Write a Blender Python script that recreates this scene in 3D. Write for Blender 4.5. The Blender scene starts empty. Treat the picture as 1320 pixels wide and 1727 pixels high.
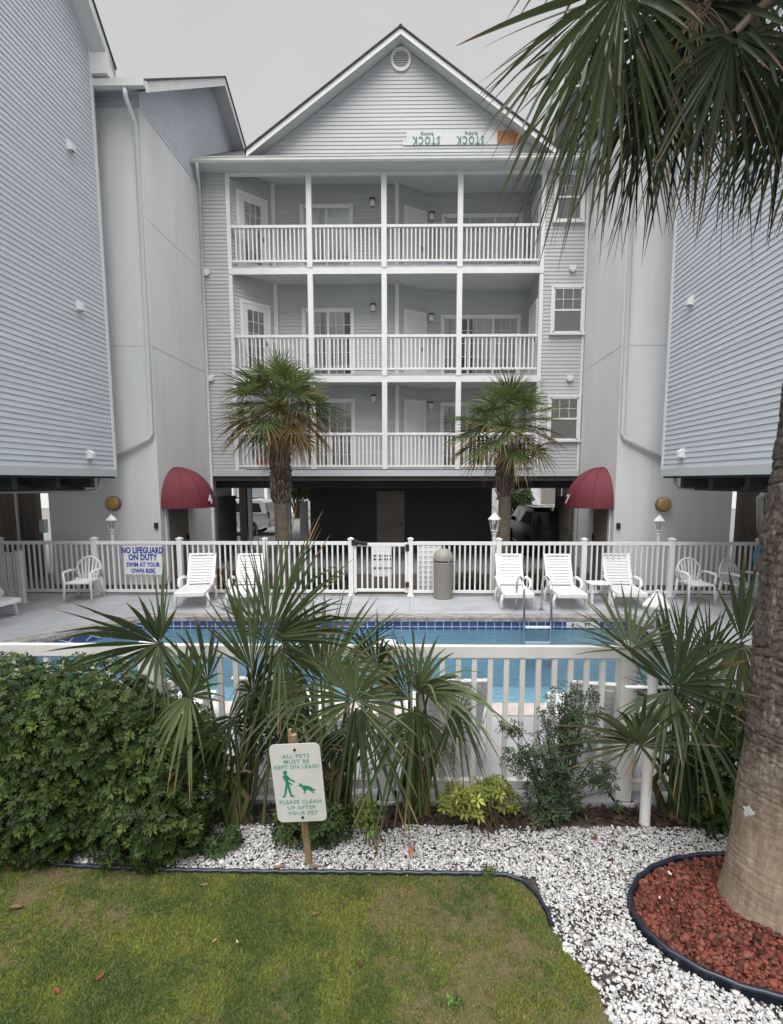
import bpy, math, random
import numpy as np
from math import radians, sin, cos, pi, tan, sqrt, atan2
from mathutils import Vector, Matrix
from mathutils.geometry import tessellate_polygon
random.seed(7); rng = np.random.default_rng(11)
SC = bpy.context.scene
COL = SC.collection

# ---------------------------------------------------------------- camera
F = 850.0; PX, PY = 680.0, 905.0; TH = radians(6.31); YW = radians(0.74); H = 2.5
cd = bpy.data.cameras.new("camera"); cam = bpy.data.objects.new("camera", cd); COL.objects.link(cam)
cam.location = (0, 0, H); cam.rotation_euler = (pi/2 - TH, 0, YW)
cd.sensor_fit = 'HORIZONTAL'; cd.sensor_width = 36; cd.lens = F/1320*36
cd.shift_x = -(PX-660)/1320; cd.shift_y = (PY-863.5)/1320
cd.clip_start = 0.05; cd.clip_end = 2000
SC.camera = cam
SC.view_settings.view_transform = 'Standard'; SC.view_settings.look = 'None'
SC.view_settings.exposure = 1.25; SC.view_settings.gamma = 1.0
# ---------------------------------------------------------------- world: overcast
SUN_EL, SUN_ROT = radians(58), radians(190)
w = bpy.data.worlds.new("World"); SC.world = w; w.use_nodes = True
nt = w.node_tree; nt.nodes.clear()
wo = nt.nodes.new('ShaderNodeOutputWorld'); bg = nt.nodes.new('ShaderNodeBackground')
sky = nt.nodes.new('ShaderNodeTexSky'); sky.sky_type = 'NISHITA'; sky.sun_disc = False
sky.sun_elevation = SUN_EL; sky.sun_rotation = SUN_ROT; sky.dust_density = 4
hs = nt.nodes.new('ShaderNodeHueSaturation'); hs.inputs['Saturation'].default_value = 0.12
# cloud deck: an even grey cover, brighter towards the zenith
tc = nt.nodes.new('ShaderNodeTexCoord'); sx = nt.nodes.new('ShaderNodeSeparateXYZ')
mr = nt.nodes.new('ShaderNodeMapRange'); mr.inputs['From Min'].default_value = 0.66; mr.inputs['From Max'].default_value = 1.0
mr.inputs['To Min'].default_value = 2.6; mr.inputs['To Max'].default_value = 21.0
cmbc = nt.nodes.new('ShaderNodeVectorMath'); cmbc.operation = 'SCALE'; cmbc.inputs[0].default_value = (1.0, 1.0, 1.005)
no = nt.nodes.new('ShaderNodeTexNoise'); no.inputs['Scale'].default_value = 1.6; no.inputs['Detail'].default_value = 5
mrn = nt.nodes.new('ShaderNodeMapRange'); mrn.inputs['To Min'].default_value = 0.88; mrn.inputs['To Max'].default_value = 1.12
mul = nt.nodes.new('ShaderNodeMath'); mul.operation = 'MULTIPLY'
mx = nt.nodes.new('ShaderNodeMixRGB'); mx.inputs[0].default_value = 0.9
L = nt.links
L.new(sky.outputs[0], hs.inputs['Color']); L.new(tc.outputs['Generated'], sx.inputs[0]); L.new(sx.outputs[2], mr.inputs['Value'])
L.new(tc.outputs['Generated'], no.inputs['Vector']); L.new(no.outputs[0], mrn.inputs['Value'])
L.new(mr.outputs[0], mul.inputs[0]); L.new(mrn.outputs[0], mul.inputs[1]); L.new(mul.outputs[0], cmbc.inputs['Scale'])
L.new(hs.outputs[0], mx.inputs[1]); L.new(cmbc.outputs[0], mx.inputs[2]); L.new(mx.outputs[0], bg.inputs[0]); L.new(bg.outputs[0], wo.inputs[0])
bg.inputs[1].default_value = 0.10
sd = bpy.data.lights.new("sun", 'SUN'); so = bpy.data.objects.new("sun", sd); COL.objects.link(so)
sd.energy = 1.25; sd.angle = radians(50); sd.color = (1.0, 0.985, 0.96)
so.location = (0, -5, 20); so.rotation_euler = (pi/2 - SUN_EL, 0, radians(-10))

# ---------------------------------------------------------------- pixel of the photograph -> point at a known distance
def ray(x, y):
    a = (x-PX)/F; b = -(y-PY)/F
    dx = a; dy = cos(TH)+b*sin(TH); dz = -sin(TH)+b*cos(TH)
    c, s = cos(YW), sin(YW)
    return (c*dx-s*dy, s*dx+c*dy, dz)
def at(x, y, Y):
    d = ray(x, y); t = Y/d[1]; return Vector((d[0]*t, Y, H+d[2]*t))
def gr(x, y, z=0.0):
    d = ray(x, y); t = (z-H)/d[2]; return Vector((d[0]*t, d[1]*t, z))

# ---------------------------------------------------------------- materials
def _nt(name):
    m = bpy.data.materials.new(name); m.use_nodes = True
    return m, m.node_tree, m.node_tree.nodes['Principled BSDF'], m.node_tree.links
def mat(name, col, rough=0.6, var=0.0, vs=3.0, bump=0.0, bs=40.0, metal=0.0, spec=0.5, dirt=None, dirt_s=1.2, dirt_a=0.4, stretch=(1,1,1), dist=0.01):
    m, t, b, l = _nt(name)
    b.inputs['Roughness'].default_value = rough; b.inputs['Metallic'].default_value = metal
    b.inputs['Specular IOR Level'].default_value = spec
    c = (*col, 1)
    tcn = t.nodes.new('ShaderNodeTexCoord'); mp = t.nodes.new('ShaderNodeMapping'); mp.inputs['Scale'].default_value = stretch
    geo = t.nodes.new('ShaderNodeNewGeometry'); l.new(geo.outputs['Position'], mp.inputs['Vector'])
    cur = None
    if var > 0:
        n = t.nodes.new('ShaderNodeTexNoise'); n.inputs['Scale'].default_value = vs; n.inputs['Detail'].default_value = 6
        n.inputs['Roughness'].default_value = 0.65; l.new(mp.outputs[0], n.inputs['Vector'])
        r = t.nodes.new('ShaderNodeValToRGB'); r.color_ramp.elements[0].position = 0.3; r.color_ramp.elements[1].position = 0.7
        r.color_ramp.elements[0].color = tuple(v*(1-var) for v in col)+(1,); r.color_ramp.elements[1].color = tuple(min(1, v*(1+var)) for v in col)+(1,)
        l.new(n.outputs[0], r.inputs[0]); cur = r.outputs[0]
    if dirt:
        n2 = t.nodes.new('ShaderNodeTexNoise'); n2.inputs['Scale'].default_value = dirt_s; n2.inputs['Detail'].default_value = 8
        n2.inputs['Roughness'].default_value = 0.7; l.new(mp.outputs[0], n2.inputs['Vector'])
        r2 = t.nodes.new('ShaderNodeValToRGB'); r2.color_ramp.elements[0].position = 0.48; r2.color_ramp.elements[1].position = 0.78
        r2.color_ramp.elements[0].color = (0, 0, 0, 1); r2.color_ramp.elements[1].color = (dirt_a,)*3+(1,)
        l.new(n2.outputs[0], r2.inputs[0])
        mm = t.nodes.new('ShaderNodeMixRGB'); l.new(r2.outputs[0], mm.inputs[0])
        if cur: l.new(cur, mm.inputs[1])
        else: mm.inputs[1].default_value = c
        mm.inputs[2].default_value = (*dirt, 1); cur = mm.outputs[0]
    if cur: l.new(cur, b.inputs['Base Color'])
    else: b.inputs['Base Color'].default_value = c
    if bump > 0:
        n3 = t.nodes.new('ShaderNodeTexNoise'); n3.inputs['Scale'].default_value = bs; n3.inputs['Detail'].default_value = 5
        l.new(mp.outputs[0], n3.inputs['Vector'])
        bp = t.nodes.new('ShaderNodeBump'); bp.inputs['Strength'].default_value = bump; bp.inputs['Distance'].default_value = dist
        l.new(n3.outputs[0], bp.inputs['Height']); l.new(bp.outputs[0], b.inputs['Normal'])
    return m
def leafmat(name, rough=0.42, transl=0.3, spec=0.4):
    m, t, b, l = _nt(name)
    a = t.nodes.new('ShaderNodeAttribute'); a.attribute_name = 'Col'
    l.new(a.outputs['Color'], b.inputs['Base Color']); b.inputs['Roughness'].default_value = rough; b.inputs['Specular IOR Level'].default_value = spec
    if transl > 0:
        tr = t.nodes.new('ShaderNodeBsdfTranslucent'); mxs = t.nodes.new('ShaderNodeMixShader'); mxs.inputs[0].default_value = transl
        hsv = t.nodes.new('ShaderNodeHueSaturation'); hsv.inputs['Value'].default_value = 1.3; hsv.inputs['Hue'].default_value = 0.485
        l.new(a.outputs['Color'], hsv.inputs['Color']); l.new(hsv.outputs[0], tr.inputs[0])
        l.new(b.outputs[0], mxs.inputs[1]); l.new(tr.outputs[0], mxs.inputs[2])
        l.new(mxs.outputs[0], t.nodes['Material Output'].inputs[0])
    return m
def glassmat(name, tint=(0.95, 0.965, 0.96), dark=0.0):
    m = bpy.data.materials.new(name); m.use_nodes = True; t = m.node_tree; t.nodes.clear(); l = t.links
    o = t.nodes.new('ShaderNodeOutputMaterial'); tr = t.nodes.new('ShaderNodeBsdfTransparent'); tr.inputs[0].default_value = (*tint, 1)
    g = t.nodes.new('ShaderNodeBsdfGlossy'); g.inputs['Roughness'].default_value = 0.02
    fr = t.nodes.new('ShaderNodeFresnel'); fr.inputs[0].default_value = 1.6; mxs = t.nodes.new('ShaderNodeMixShader')
    l.new(fr.outputs[0], mxs.inputs[0]); l.new(tr.outputs[0], mxs.inputs[1]); l.new(g.outputs[0], mxs.inputs[2]); l.new(mxs.outputs[0], o.inputs[0])
    return m

M = {}
M['siding'] = mat('vinyl_siding', (0.555, 0.585, 0.635), 0.55, var=0.07, vs=1.0, bump=0.08, bs=60, dirt=(0.42, 0.45, 0.46), dirt_s=1.6, dirt_a=0.55, stretch=(0.5, 0.5, 9.0), dist=0.004)
M['siding_c'] = mat('vinyl_siding_grey', (0.49, 0.50, 0.51), 0.55, var=0.07, vs=1.0, bump=0.08, bs=60, dirt=(0.37, 0.39, 0.40), dirt_s=1.6, dirt_a=0.5, stretch=(0.5, 0.5, 9.0), dist=0.004)
M['stucco'] = mat('painted_stucco', (0.68, 0.685, 0.685), 0.85, var=0.05, vs=0.7, bump=0.35, bs=90, dirt=(0.50, 0.515, 0.515), dirt_s=1.6, dirt_a=0.45, stretch=(1.6, 1.6, 0.22), dist=0.006)
M['trim'] = mat('white_trim', (0.74, 0.74, 0.735), 0.5, var=0.04, vs=4, dirt=(0.55, 0.56, 0.52), dirt_s=2.2, dirt_a=0.35)
M['vinyl'] = mat('white_vinyl_fence', (0.74, 0.74, 0.735), 0.38, var=0.03, vs=3, dirt=(0.58, 0.58, 0.54), dirt_s=3.0, dirt_a=0.3)
M['vinyl_g'] = mat('weathered_vinyl_fence', (0.62, 0.61, 0.59), 0.5, var=0.06, vs=3, dirt=(0.40, 0.39, 0.35), dirt_s=4.0, dirt_a=0.5)
M['band'] = mat('grey_band_board', (0.50, 0.53, 0.54), 0.6, var=0.05, vs=2, dirt=(0.3, 0.32, 0.3), dirt_s=2, dirt_a=0.4)
M['soffit'] = mat('soffit_board', (0.62, 0.64, 0.63), 0.6, var=0.05, vs=2)
M['shingle'] = mat('asphalt_shingle', (0.055, 0.055, 0.065), 0.9, var=0.5, vs=9, bump=0.6, bs=50)
M['gutter'] = mat('gutter_metal', (0.62, 0.64, 0.60), 0.4, var=0.05, vs=3, dirt=(0.35, 0.36, 0.3), dirt_s=2, dirt_a=0.5)
M['door'] = mat('door_paint', (0.66, 0.66, 0.65), 0.45, var=0.04, vs=3)
M['curtain'] = mat('curtain_cloth', (0.62, 0.62, 0.58), 0.9, var=0.06, vs=6)
M['curtain_w'] = mat('white_curtain', (0.84, 0.84, 0.84), 0.9)
M['blind'] = mat('window_blind', (0.68, 0.68, 0.65), 0.7, var=0.05, vs=6)
M['glass'] = glassmat('window_glass'); M['glass_lamp'] = glassmat('lantern_glass', (0.9, 0.92, 0.92))
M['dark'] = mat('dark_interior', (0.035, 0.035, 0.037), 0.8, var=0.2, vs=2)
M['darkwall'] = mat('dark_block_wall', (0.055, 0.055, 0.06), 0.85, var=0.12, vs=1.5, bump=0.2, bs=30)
M['black'] = mat('black_plastic', (0.02, 0.02, 0.022), 0.4)
M['brownwall'] = mat('brown_plank', (0.11, 0.09, 0.075), 0.85, var=0.25, vs=2, stretch=(8, 8, 0.6))
M['metaldoor'] = mat('tan_metal_door', (0.19, 0.17, 0.15), 0.6, var=0.12, vs=3)
M['awning'] = mat('red_canvas', (0.15, 0.021, 0.032), 0.75, var=0.08, vs=2.5, bump=0.15, bs=120, dist=0.003, dirt=(0.14, 0.05, 0.06), dirt_s=2, dirt_a=0.3)
M['amber'] = mat('amber_lens', (0.45, 0.29, 0.09), 0.25, var=0.12, vs=9)
M['olive_rim'] = mat('bronze_rim', (0.16, 0.14, 0.10), 0.45)
M['deck'] = None
M['coping'] = mat('stone_coping', (0.24, 0.225, 0.215), 0.85, var=0.35, vs=5, bump=0.6, bs=18, dirt=(0.5, 0.48, 0.46), dirt_s=5, dirt_a=0.6, stretch=(1, 2.2, 1), dist=0.02)
M['coping_p'] = mat('pale_coping', (0.50, 0.43, 0.40), 0.85, var=0.15, vs=5, bump=0.4, bs=20)
M['steel'] = mat('stainless_steel', (0.6, 0.6, 0.62), 0.18, metal=1.0)
M['can'] = mat('taupe_plastic', (0.235, 0.225, 0.195), 0.55, var=0.05, vs=4, bump=0.1, bs=80)
M['canlid'] = mat('taupe_lid', (0.25, 0.24, 0.21), 0.5, var=0.05, vs=4)
M['chair'] = mat('white_resin', (0.72, 0.72, 0.73), 0.42, var=0.02, vs=5, dirt=(0.62, 0.61, 0.57), dirt_s=5, dirt_a=0.35)
M['signwhite'] = mat('sign_white', (0.60, 0.60, 0.58), 0.4, var=0.06, vs=5, dirt=(0.42, 0.41, 0.33), dirt_s=6, dirt_a=0.4)
M['signblue_bg'] = mat('pool_sign_white', (0.72, 0.74, 0.76), 0.4, var=0.05, vs=6)
M['green_ink'] = mat('green_ink', (0.015, 0.22, 0.12), 0.5)
M['green_pale'] = mat('faded_green_ink', (0.16, 0.36, 0.28), 0.5)
M['stockgreen'] = mat('stock_green_ink', (0.07, 0.20, 0.13), 0.6)
M['blue_ink'] = mat('blue_ink', (0.03, 0.05, 0.30), 0.5)
M['black_ink'] = mat('black_ink', (0.02, 0.02, 0.02), 0.5)
M['wood'] = mat('weathered_wood', (0.26, 0.18, 0.10), 0.8, var=0.3, vs=6, stretch=(6, 6, 0.5), bump=0.3, bs=40)
M['edging'] = mat('edging_plastic', (0.014, 0.018, 0.032), 0.35, var=0.25, vs=12)
M['wrap'] = mat('house_wrap', (0.62, 0.63, 0.64), 0.6, var=0.06, vs=5)
M['osb'] = mat('osb_board', (0.40, 0.19, 0.08), 0.8, var=0.3, vs=30)
M['leaf'] = leafmat('leaf_blades', 0.5, 0.28, 0.22)
M['palmleaf'] = leafmat('palm_blades', 0.45, 0.22, 0.32)
M['grassm'] = leafmat('grass_blades', 0.6, 0.35, 0.2)
M['stone'] = leafmat('stone_chips', 0.75, 0.0, 0.3)
M['bark'] = mat('palm_bark', (0.155, 0.12, 0.09), 0.9, var=0.35, vs=7, bump=0.9, bs=16, stretch=(1, 1, 3.5), dirt=(0.30, 0.27, 0.22), dirt_s=5, dirt_a=0.6, dist=0.03)
M['stem'] = mat('green_stem', (0.10, 0.12, 0.045), 0.6, var=0.3, vs=8)
M['twig'] = mat('brown_twig', (0.12, 0.085, 0.06), 0.85, var=0.3, vs=12)
M['carwhite'] = mat('car_paint_white', (0.62, 0.62, 0.60), 0.25); M['carblack'] = mat('car_paint_black', (0.012, 0.012, 0.014), 0.15)
M['cargrey'] = mat('car_paint_grey', (0.25, 0.25, 0.26), 0.25)
M['carglass'] = mat('car_glass', (0.01, 0.012, 0.012), 0.05); M['tyre'] = mat('tyre_rubber', (0.02, 0.02, 0.02), 0.9)
M['red'] = mat('red_plastic', (0.10, 0.012, 0.012), 0.3)
M['terracotta'] = mat('terracotta', (0.40, 0.12, 0.06), 0.8, var=0.15, vs=8)
M['pipe'] = mat('pvc_pipe', (0.6, 0.6, 0.57), 0.5, var=0.08, vs=4)
M['water_tile'] = None

# deck: painted concrete with saw joints
m, t, b, l = _nt('painted_concrete_deck'); geo = t.nodes.new('ShaderNodeNewGeometry')
br = t.nodes.new('ShaderNodeTexBrick'); br.offset = 0.0; br.inputs['Color1'].default_value = (0.37, 0.375, 0.395, 1); br.inputs['Color2'].default_value = (0.39, 0.395, 0.42, 1)
br.inputs['Mortar'].default_value = (0.2, 0.2, 0.21, 1); br.inputs['Scale'].default_value = 1; br.inputs['Mortar Size'].default_value = 0.006
br.inputs['Brick Width'].default_value = 1.85; br.inputs['Row Height'].default_value = 3.2; l.new(geo.outputs['Position'], br.inputs['Vector'])
n = t.nodes.new('ShaderNodeTexNoise'); n.inputs['Scale'].default_value = 2.2; n.inputs['Detail'].default_value = 8; l.new(geo.outputs['Position'], n.inputs['Vector'])
r = t.nodes.new('ShaderNodeValToRGB'); r.color_ramp.elements[0].position = 0.35; r.color_ramp.elements[0].color = (0.72, 0.72, 0.72, 1); r.color_ramp.elements[1].position = 0.62; r.color_ramp.elements[1].color = (1, 1, 1, 1)
mm = t.nodes.new('ShaderNodeMixRGB'); mm.blend_type = 'MULTIPLY'; mm.inputs[0].default_value = 0.7
l.new(n.outputs[0], r.inputs[0]); l.new(br.outputs[0], mm.inputs[1]); l.new(r.outputs[0], mm.inputs[2]); l.new(mm.outputs[0], b.inputs['Base Color']); b.inputs['Roughness'].default_value = 0.55
M['deck'] = m
# pool tiles
def tilemat(name, axis):
    m, t, b, l = _nt(name); geo = t.nodes.new('ShaderNodeNewGeometry'); mp = t.nodes.new('ShaderNodeMapping')
    mp.inputs['Rotation'].default_value = axis; l.new(geo.outputs['Position'], mp.inputs['Vector'])
    br = t.nodes.new('ShaderNodeTexBrick'); br.offset = 0.0; br.inputs['Color1'].default_value = (0.03, 0.05, 0.16, 1); br.inputs['Color2'].default_value = (0.05, 0.08, 0.24, 1)
    br.inputs['Mortar'].default_value = (0.45, 0.48, 0.52, 1); br.inputs['Scale'].default_value = 1; br.inputs['Mortar Size'].default_value = 0.007
    br.inputs['Brick Width'].default_value = 0.155; br.inputs['Row Height'].default_value = 0.155; l.new(mp.outputs[0], br.inputs['Vector'])
    l.new(br.outputs[0], b.inputs['Base Color']); b.inputs['Roughness'].default_value = 0.2; return m
M['tile'] = tilemat('pool_tile', (radians(-90), 0, 0))
M['tile2'] = tilemat('pool_tile_side', (radians(-90), 0, radians(-52)))
M['plaster'] = mat('pool_plaster', (0.29, 0.41, 0.47), 0.8, var=0.08, vs=0.8)
m = bpy.data.materials.new('pool_water'); m.use_nodes = True; t = m.node_tree; t.nodes.clear(); l = t.links
o = t.nodes.new('ShaderNodeOutputMaterial'); tr = t.nodes.new('ShaderNodeBsdfTransparent'); tr.inputs[0].default_value = (0.75, 0.88, 0.94, 1)
g = t.nodes.new('ShaderNodeBsdfGlossy'); g.inputs['Roughness'].default_value = 0.03; fr = t.nodes.new('ShaderNodeFresnel'); fr.inputs[0].default_value = 1.33
mxs = t.nodes.new('ShaderNodeMixShader'); geo = t.nodes.new('ShaderNodeNewGeometry'); mp = t.nodes.new('ShaderNodeMapping'); mp.inputs['Scale'].default_value = (1, 1.6, 1)
n = t.nodes.new('ShaderNodeTexNoise'); n.inputs['Scale'].default_value = 7; n.inputs['Detail'].default_value = 3; n.inputs['Distortion'].default_value = 0.6
bp = t.nodes.new('ShaderNodeBump'); bp.inputs['Strength'].default_value = 0.75; bp.inputs['Distance'].default_value = 0.04
l.new(geo.outputs['Position'], mp.inputs[0]); l.new(mp.outputs[0], n.inputs['Vector']); l.new(n.outputs[0], bp.inputs['Height']); l.new(bp.outputs[0], g.inputs['Normal']); l.new(bp.outputs[0], fr.inputs['Normal'])
l.new(fr.outputs[0], mxs.inputs[0]); l.new(tr.outputs[0], mxs.inputs[1]); l.new(g.outputs[0], mxs.inputs[2]); l.new(mxs.outputs[0], o.inputs[0])
M['water'] = m
# lawn soil, with brown thin patches
def patchmat(name, c1, c2, c3, s):
    m, t, b, l = _nt(name); geo = t.nodes.new('ShaderNodeNewGeometry')
    n = t.nodes.new('ShaderNodeTexNoise'); n.inputs['Scale'].default_value = s; n.inputs['Detail'].default_value = 9; n.inputs['Roughness'].default_value = 0.7
    l.new(geo.outputs['Position'], n.inputs['Vector']); r = t.nodes.new('ShaderNodeValToRGB')
    r.color_ramp.elements[0].position = 0.32; r.color_ramp.elements[0].color = (*c1, 1); r.color_ramp.elements[1].position = 0.68; r.color_ramp.elements[1].color = (*c3, 1)
    e = r.color_ramp.elements.new(0.5); e.color = (*c2, 1); l.new(n.outputs[0], r.inputs[0]); l.new(r.outputs[0], b.inputs['Base Color'])
    b.inputs['Roughness'].default_value = 0.95
    n3 = t.nodes.new('ShaderNodeTexNoise'); n3.inputs['Scale'].default_value = 70; n3.inputs['Detail'].default_value = 5; l.new(geo.outputs['Position'], n3.inputs['Vector'])
    bp = t.nodes.new('ShaderNodeBump'); bp.inputs['Strength'].default_value = 0.8; bp.inputs['Distance'].default_value = 0.02
    l.new(n3.outputs[0], bp.inputs['Height']); l.new(bp.outputs[0], b.inputs['Normal']); return m
M['lawnsoil'] = patchmat('lawn_thatch', (0.13, 0.098, 0.045), (0.085, 0.085, 0.032), (0.07, 0.085, 0.022), 9.0)
M['bedsoil'] = patchmat('bed_soil', (0.03, 0.022, 0.018), (0.06, 0.045, 0.035), (0.10, 0.09, 0.08), 14.0)
M['farground'] = patchmat('asphalt', (0.14, 0.14, 0.14), (0.17, 0.17, 0.17), (0.21, 0.21, 0.20), 1.2)

# ---------------------------------------------------------------- mesh helpers
class MB:
    def __init__(s): s.v = []; s.f = []; s.m = []; s.mi = 0
    def add(s, vs, fs):
        k = len(s.v); s.v += [tuple(v) for v in vs]; s.f += [tuple(i+k for i in f) for f in fs]; s.m += [s.mi]*len(fs); return s
    def quad(s, a, b, c, d): return s.add([a, b, c, d], [(0, 1, 2, 3)])
    def box(s, x0, x1, y0, y1, z0, z1):
        vs = [(x, y, z) for z in (z0, z1) for y in (y0, y1) for x in (x0, x1)]
        return s.add(vs, [(0, 2, 3, 1), (4, 5, 7, 6), (0, 1, 5, 4), (2, 6, 7, 3), (0, 4, 6, 2), (1, 3, 7, 5)])
    def obox(s, o, u, v, w_, a0, a1, b0, b1, c0, c1):     # oriented box in frame (o; u, v, w_)
        o, u, v, w_ = Vector(o), Vector(u), Vector(v), Vector(w_)
        vs = [o+u*x+v*y+w_*z for z in (c0, c1) for y in (b0, b1) for x in (a0, a1)]
        return s.add(vs, [(0, 2, 3, 1), (4, 5, 7, 6), (0, 1, 5, 4), (2, 6, 7, 3), (0, 4, 6, 2), (1, 3, 7, 5)])
    def bar(s, p, q, wd, th=None, up=(0, 0, 1)):
        p, q = Vector(p), Vector(q); d = q-p; ln = d.length; d.normalize(); up = Vector(up)
        if abs(d.dot(up)) > 0.98: up = Vector((0, 1, 0))
        r_ = d.cross(up).normalized(); u_ = r_.cross(d); th = th or wd
        return s.obox(p, d, r_, u_, 0, ln, -wd/2, wd/2, -th/2, th/2)
    def tube(s, pts, rad, n=10, cap=True):
        pts = [Vector(p) for p in pts]; rad = rad if hasattr(rad, '__len__') else [rad]*len(pts)
        vs = []; prev = None
        for i, p in enumerate(pts):
            d = (pts[min(i+1, len(pts)-1)]-pts[max(i-1, 0)]).normalized()
            if prev is None:
                a = Vector((1, 0, 0)) if abs(d.x) < 0.9 else Vector((0, 1, 0)); prev = d.cross(a).normalized()
            prev = (prev-d*prev.dot(d)).normalized(); q = d.cross(prev)
            for k in range(n):
                an = 2*pi*k/n; vs.append(p+(prev*cos(an)+q*sin(an))*rad[i])
        fs = [(i*n+k, i*n+(k+1) % n, (i+1)*n+(k+1) % n, (i+1)*n+k) for i in range(len(pts)-1) for k in range(n)]
        if cap: fs += [tuple(range(n-1, -1, -1)), tuple((len(pts)-1)*n+k for k in range(n))]
        return s.add(vs, fs)
    def lathe(s, c, prof, n=24, sx_=1.0, sy_=1.0):
        vs = [(c[0]+r_*cos(2*pi*k/n)*sx_, c[1]+r_*sin(2*pi*k/n)*sy_, c[2]+z) for r_, z in prof for k in range(n)]
        fs = [(i*n+k, i*n+(k+1) % n, (i+1)*n+(k+1) % n, (i+1)*n+k) for i in range(len(prof)-1) for k in range(n)]
        return s.add(vs, fs)
    def prism(s, pts, d):                 # planar polygon extruded by vector d
        n = len(pts); d = Vector(d); P = [Vector(p) for p in pts]
        s.add(P+[p+d for p in P], [tuple(range(n-1, -1, -1)), tuple(range(n, 2*n))]+[(i, (i+1) % n, n+(i+1) % n, n+i) for i in range(n)])
        return s
    def build(s, name, mats, parent=None, smooth=False, bevel=0, autos=False):
        me = bpy.data.meshes.new(name)
        off = Vector((0, 0, 0)); p = parent
        while p is not None: off += p.location; p = p.parent
        me.from_pydata([(v[0]-off.x, v[1]-off.y, v[2]-off.z) for v in s.v], [], s.f)
        mats = mats if isinstance(mats, (list, tuple)) else [mats]
        for q in mats: me.materials.append(M[q] if isinstance(q, str) else q)
        if len(mats) > 1: me.polygons.foreach_set('material_index', s.m)
        if smooth: me.polygons.foreach_set('use_smooth', [True]*len(me.polygons))
        me.update()
        ob = bpy.data.objects.new(name, me); COL.objects.link(ob)
        if parent: ob.parent = parent
        if bevel:
            md = ob.modifiers.new('bevel', 'BEVEL'); md.width = bevel; md.segments = 2; md.limit_method = 'ANGLE'
        if autos:
            try:
                me.polygons.foreach_set('use_smooth', [True]*len(me.polygons)); me.set_sharp_from_angle(angle=radians(40))
            except Exception: pass
        return ob
def npmesh(name, V, Fc, material, parent=None, colv=None, smooth=False):
    V = np.asarray(V, dtype=np.float32); Fc = np.asarray(Fc, dtype=np.int32)
    off = Vector((0, 0, 0)); p = parent
    while p is not None: off += p.location; p = p.parent
    V = V-np.array(off, dtype=np.float32)
    me = bpy.data.meshes.new(name); k = Fc.shape[1]
    me.vertices.add(len(V)); me.vertices.foreach_set('co', V.ravel())
    me.loops.add(Fc.size); me.loops.foreach_set('vertex_index', Fc.ravel())
    me.polygons.add(len(Fc)); me.polygons.foreach_set('loop_start', np.arange(0, Fc.size, k, dtype=np.int32))
    try: me.polygons.foreach_set('loop_total', np.full(len(Fc), k, dtype=np.int32))
    except Exception: pass
    if smooth: me.polygons.foreach_set('use_smooth', np.ones(len(Fc), dtype=bool))
    me.update(calc_edges=True); me.materials.append(M[material] if isinstance(material, str) else material)
    if colv is not None:
        c4 = np.ones((len(V), 4), dtype=np.float32); c4[:, :3] = colv
        ca = me.color_attributes.new('Col', 'FLOAT_COLOR', 'POINT'); ca.data.foreach_set('color', c4.ravel())
    me.validate(); ob = bpy.data.objects.new(name, me); COL.objects.link(ob)
    if parent: ob.parent = parent
    return ob
def tag(o, label=None, cat=None, group=None, kind=None):
    if label: o['label'] = label
    if cat: o['category'] = cat
    if group: o['group'] = group
    if kind: o['kind'] = kind
    return o
def thing(name, label, cat, loc=(0, 0, 0), group=None):
    o = bpy.data.objects.new(name, None); COL.objects.link(o); o.location = loc; o.empty_display_size = 0.2
    return tag(o, label, cat, group)
def kids(o): return [c for c in bpy.data.objects if c.parent == o]
def copy_tree(o, parent=None):
    c = o.copy(); COL.objects.link(c); c.parent = parent
    for ch in kids(o): copy_tree(ch, c)
    return c
def text_obj(body, size, mtl, name, parent, origin, u, v, align='CENTER', bold=0.0, spacing=1.0, depth=0.001, lift=0.003, sx=1.0):
    cu = bpy.data.curves.new(name, 'FONT'); cu.body = body; cu.size = size; cu.align_x = align; cu.align_y = 'CENTER'
    cu.offset = bold; cu.extrude = depth; cu.space_character = spacing; cu.resolution_u = 2
    tmp = bpy.data.objects.new(name+'_tmp', cu); COL.objects.link(tmp)
    dg = bpy.context.evaluated_depsgraph_get(); me = bpy.data.meshes.new_from_object(tmp.evaluated_get(dg))
    bpy.data.objects.remove(tmp); bpy.data.curves.remove(cu)
    u, v = Vector(u).normalized(), Vector(v).normalized(); n_ = u.cross(v); o = Vector(origin)
    off = Vector((0, 0, 0)); p = parent
    while p is not None: off += p.location; p = p.parent
    for vt in me.vertices:
        c = vt.co; vt.co = o+u*(c.x*sx)+v*c.y+n_*(c.z+lift)-off
    me.materials.clear(); me.materials.append(M[mtl]); me.name = name
    ob = bpy.data.objects.new(name, me); COL.objects.link(ob); ob.parent = parent; return ob

PITCH = 0.1016
def siding(mb, o, u, n_, z0, z1, lo, hi, pitch=PITCH, proud=0.016, z_ref=None):
    """lapped courses; o,u horizontal frame; lo(z)/hi(z) give the run along u; n_ outward"""
    o, u, n_ = Vector(o), Vector(u), Vector(n_); z_ref = z0 if z_ref is None else z_ref
    z = z_ref
    while z < z1-1e-6:
        a, b_ = max(z, z0), min(z+pitch, z1)
        if b_ > a:
            la, ha, lb, hb = lo(a), hi(a), lo(b_), hi(b_)
            if ha > la or hb > lb:
                if hb < lb: lb = hb = (lb+hb)/2
                if ha < la: la = ha = (la+ha)/2
                P = lambda s_, zz, off: (o.x+u.x*s_+n_.x*off, o.y+u.y*s_+n_.y*off, zz)
                mb.add([P(la, a, proud), P(ha, a, proud), P(hb, b_, 0.003), P(lb, b_, 0.003), P(la, a, 0.0), P(ha, a, 0.0)],
                       [(0, 1, 2, 3), (4, 5, 1, 0)])
        z += pitch
    return mb

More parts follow.
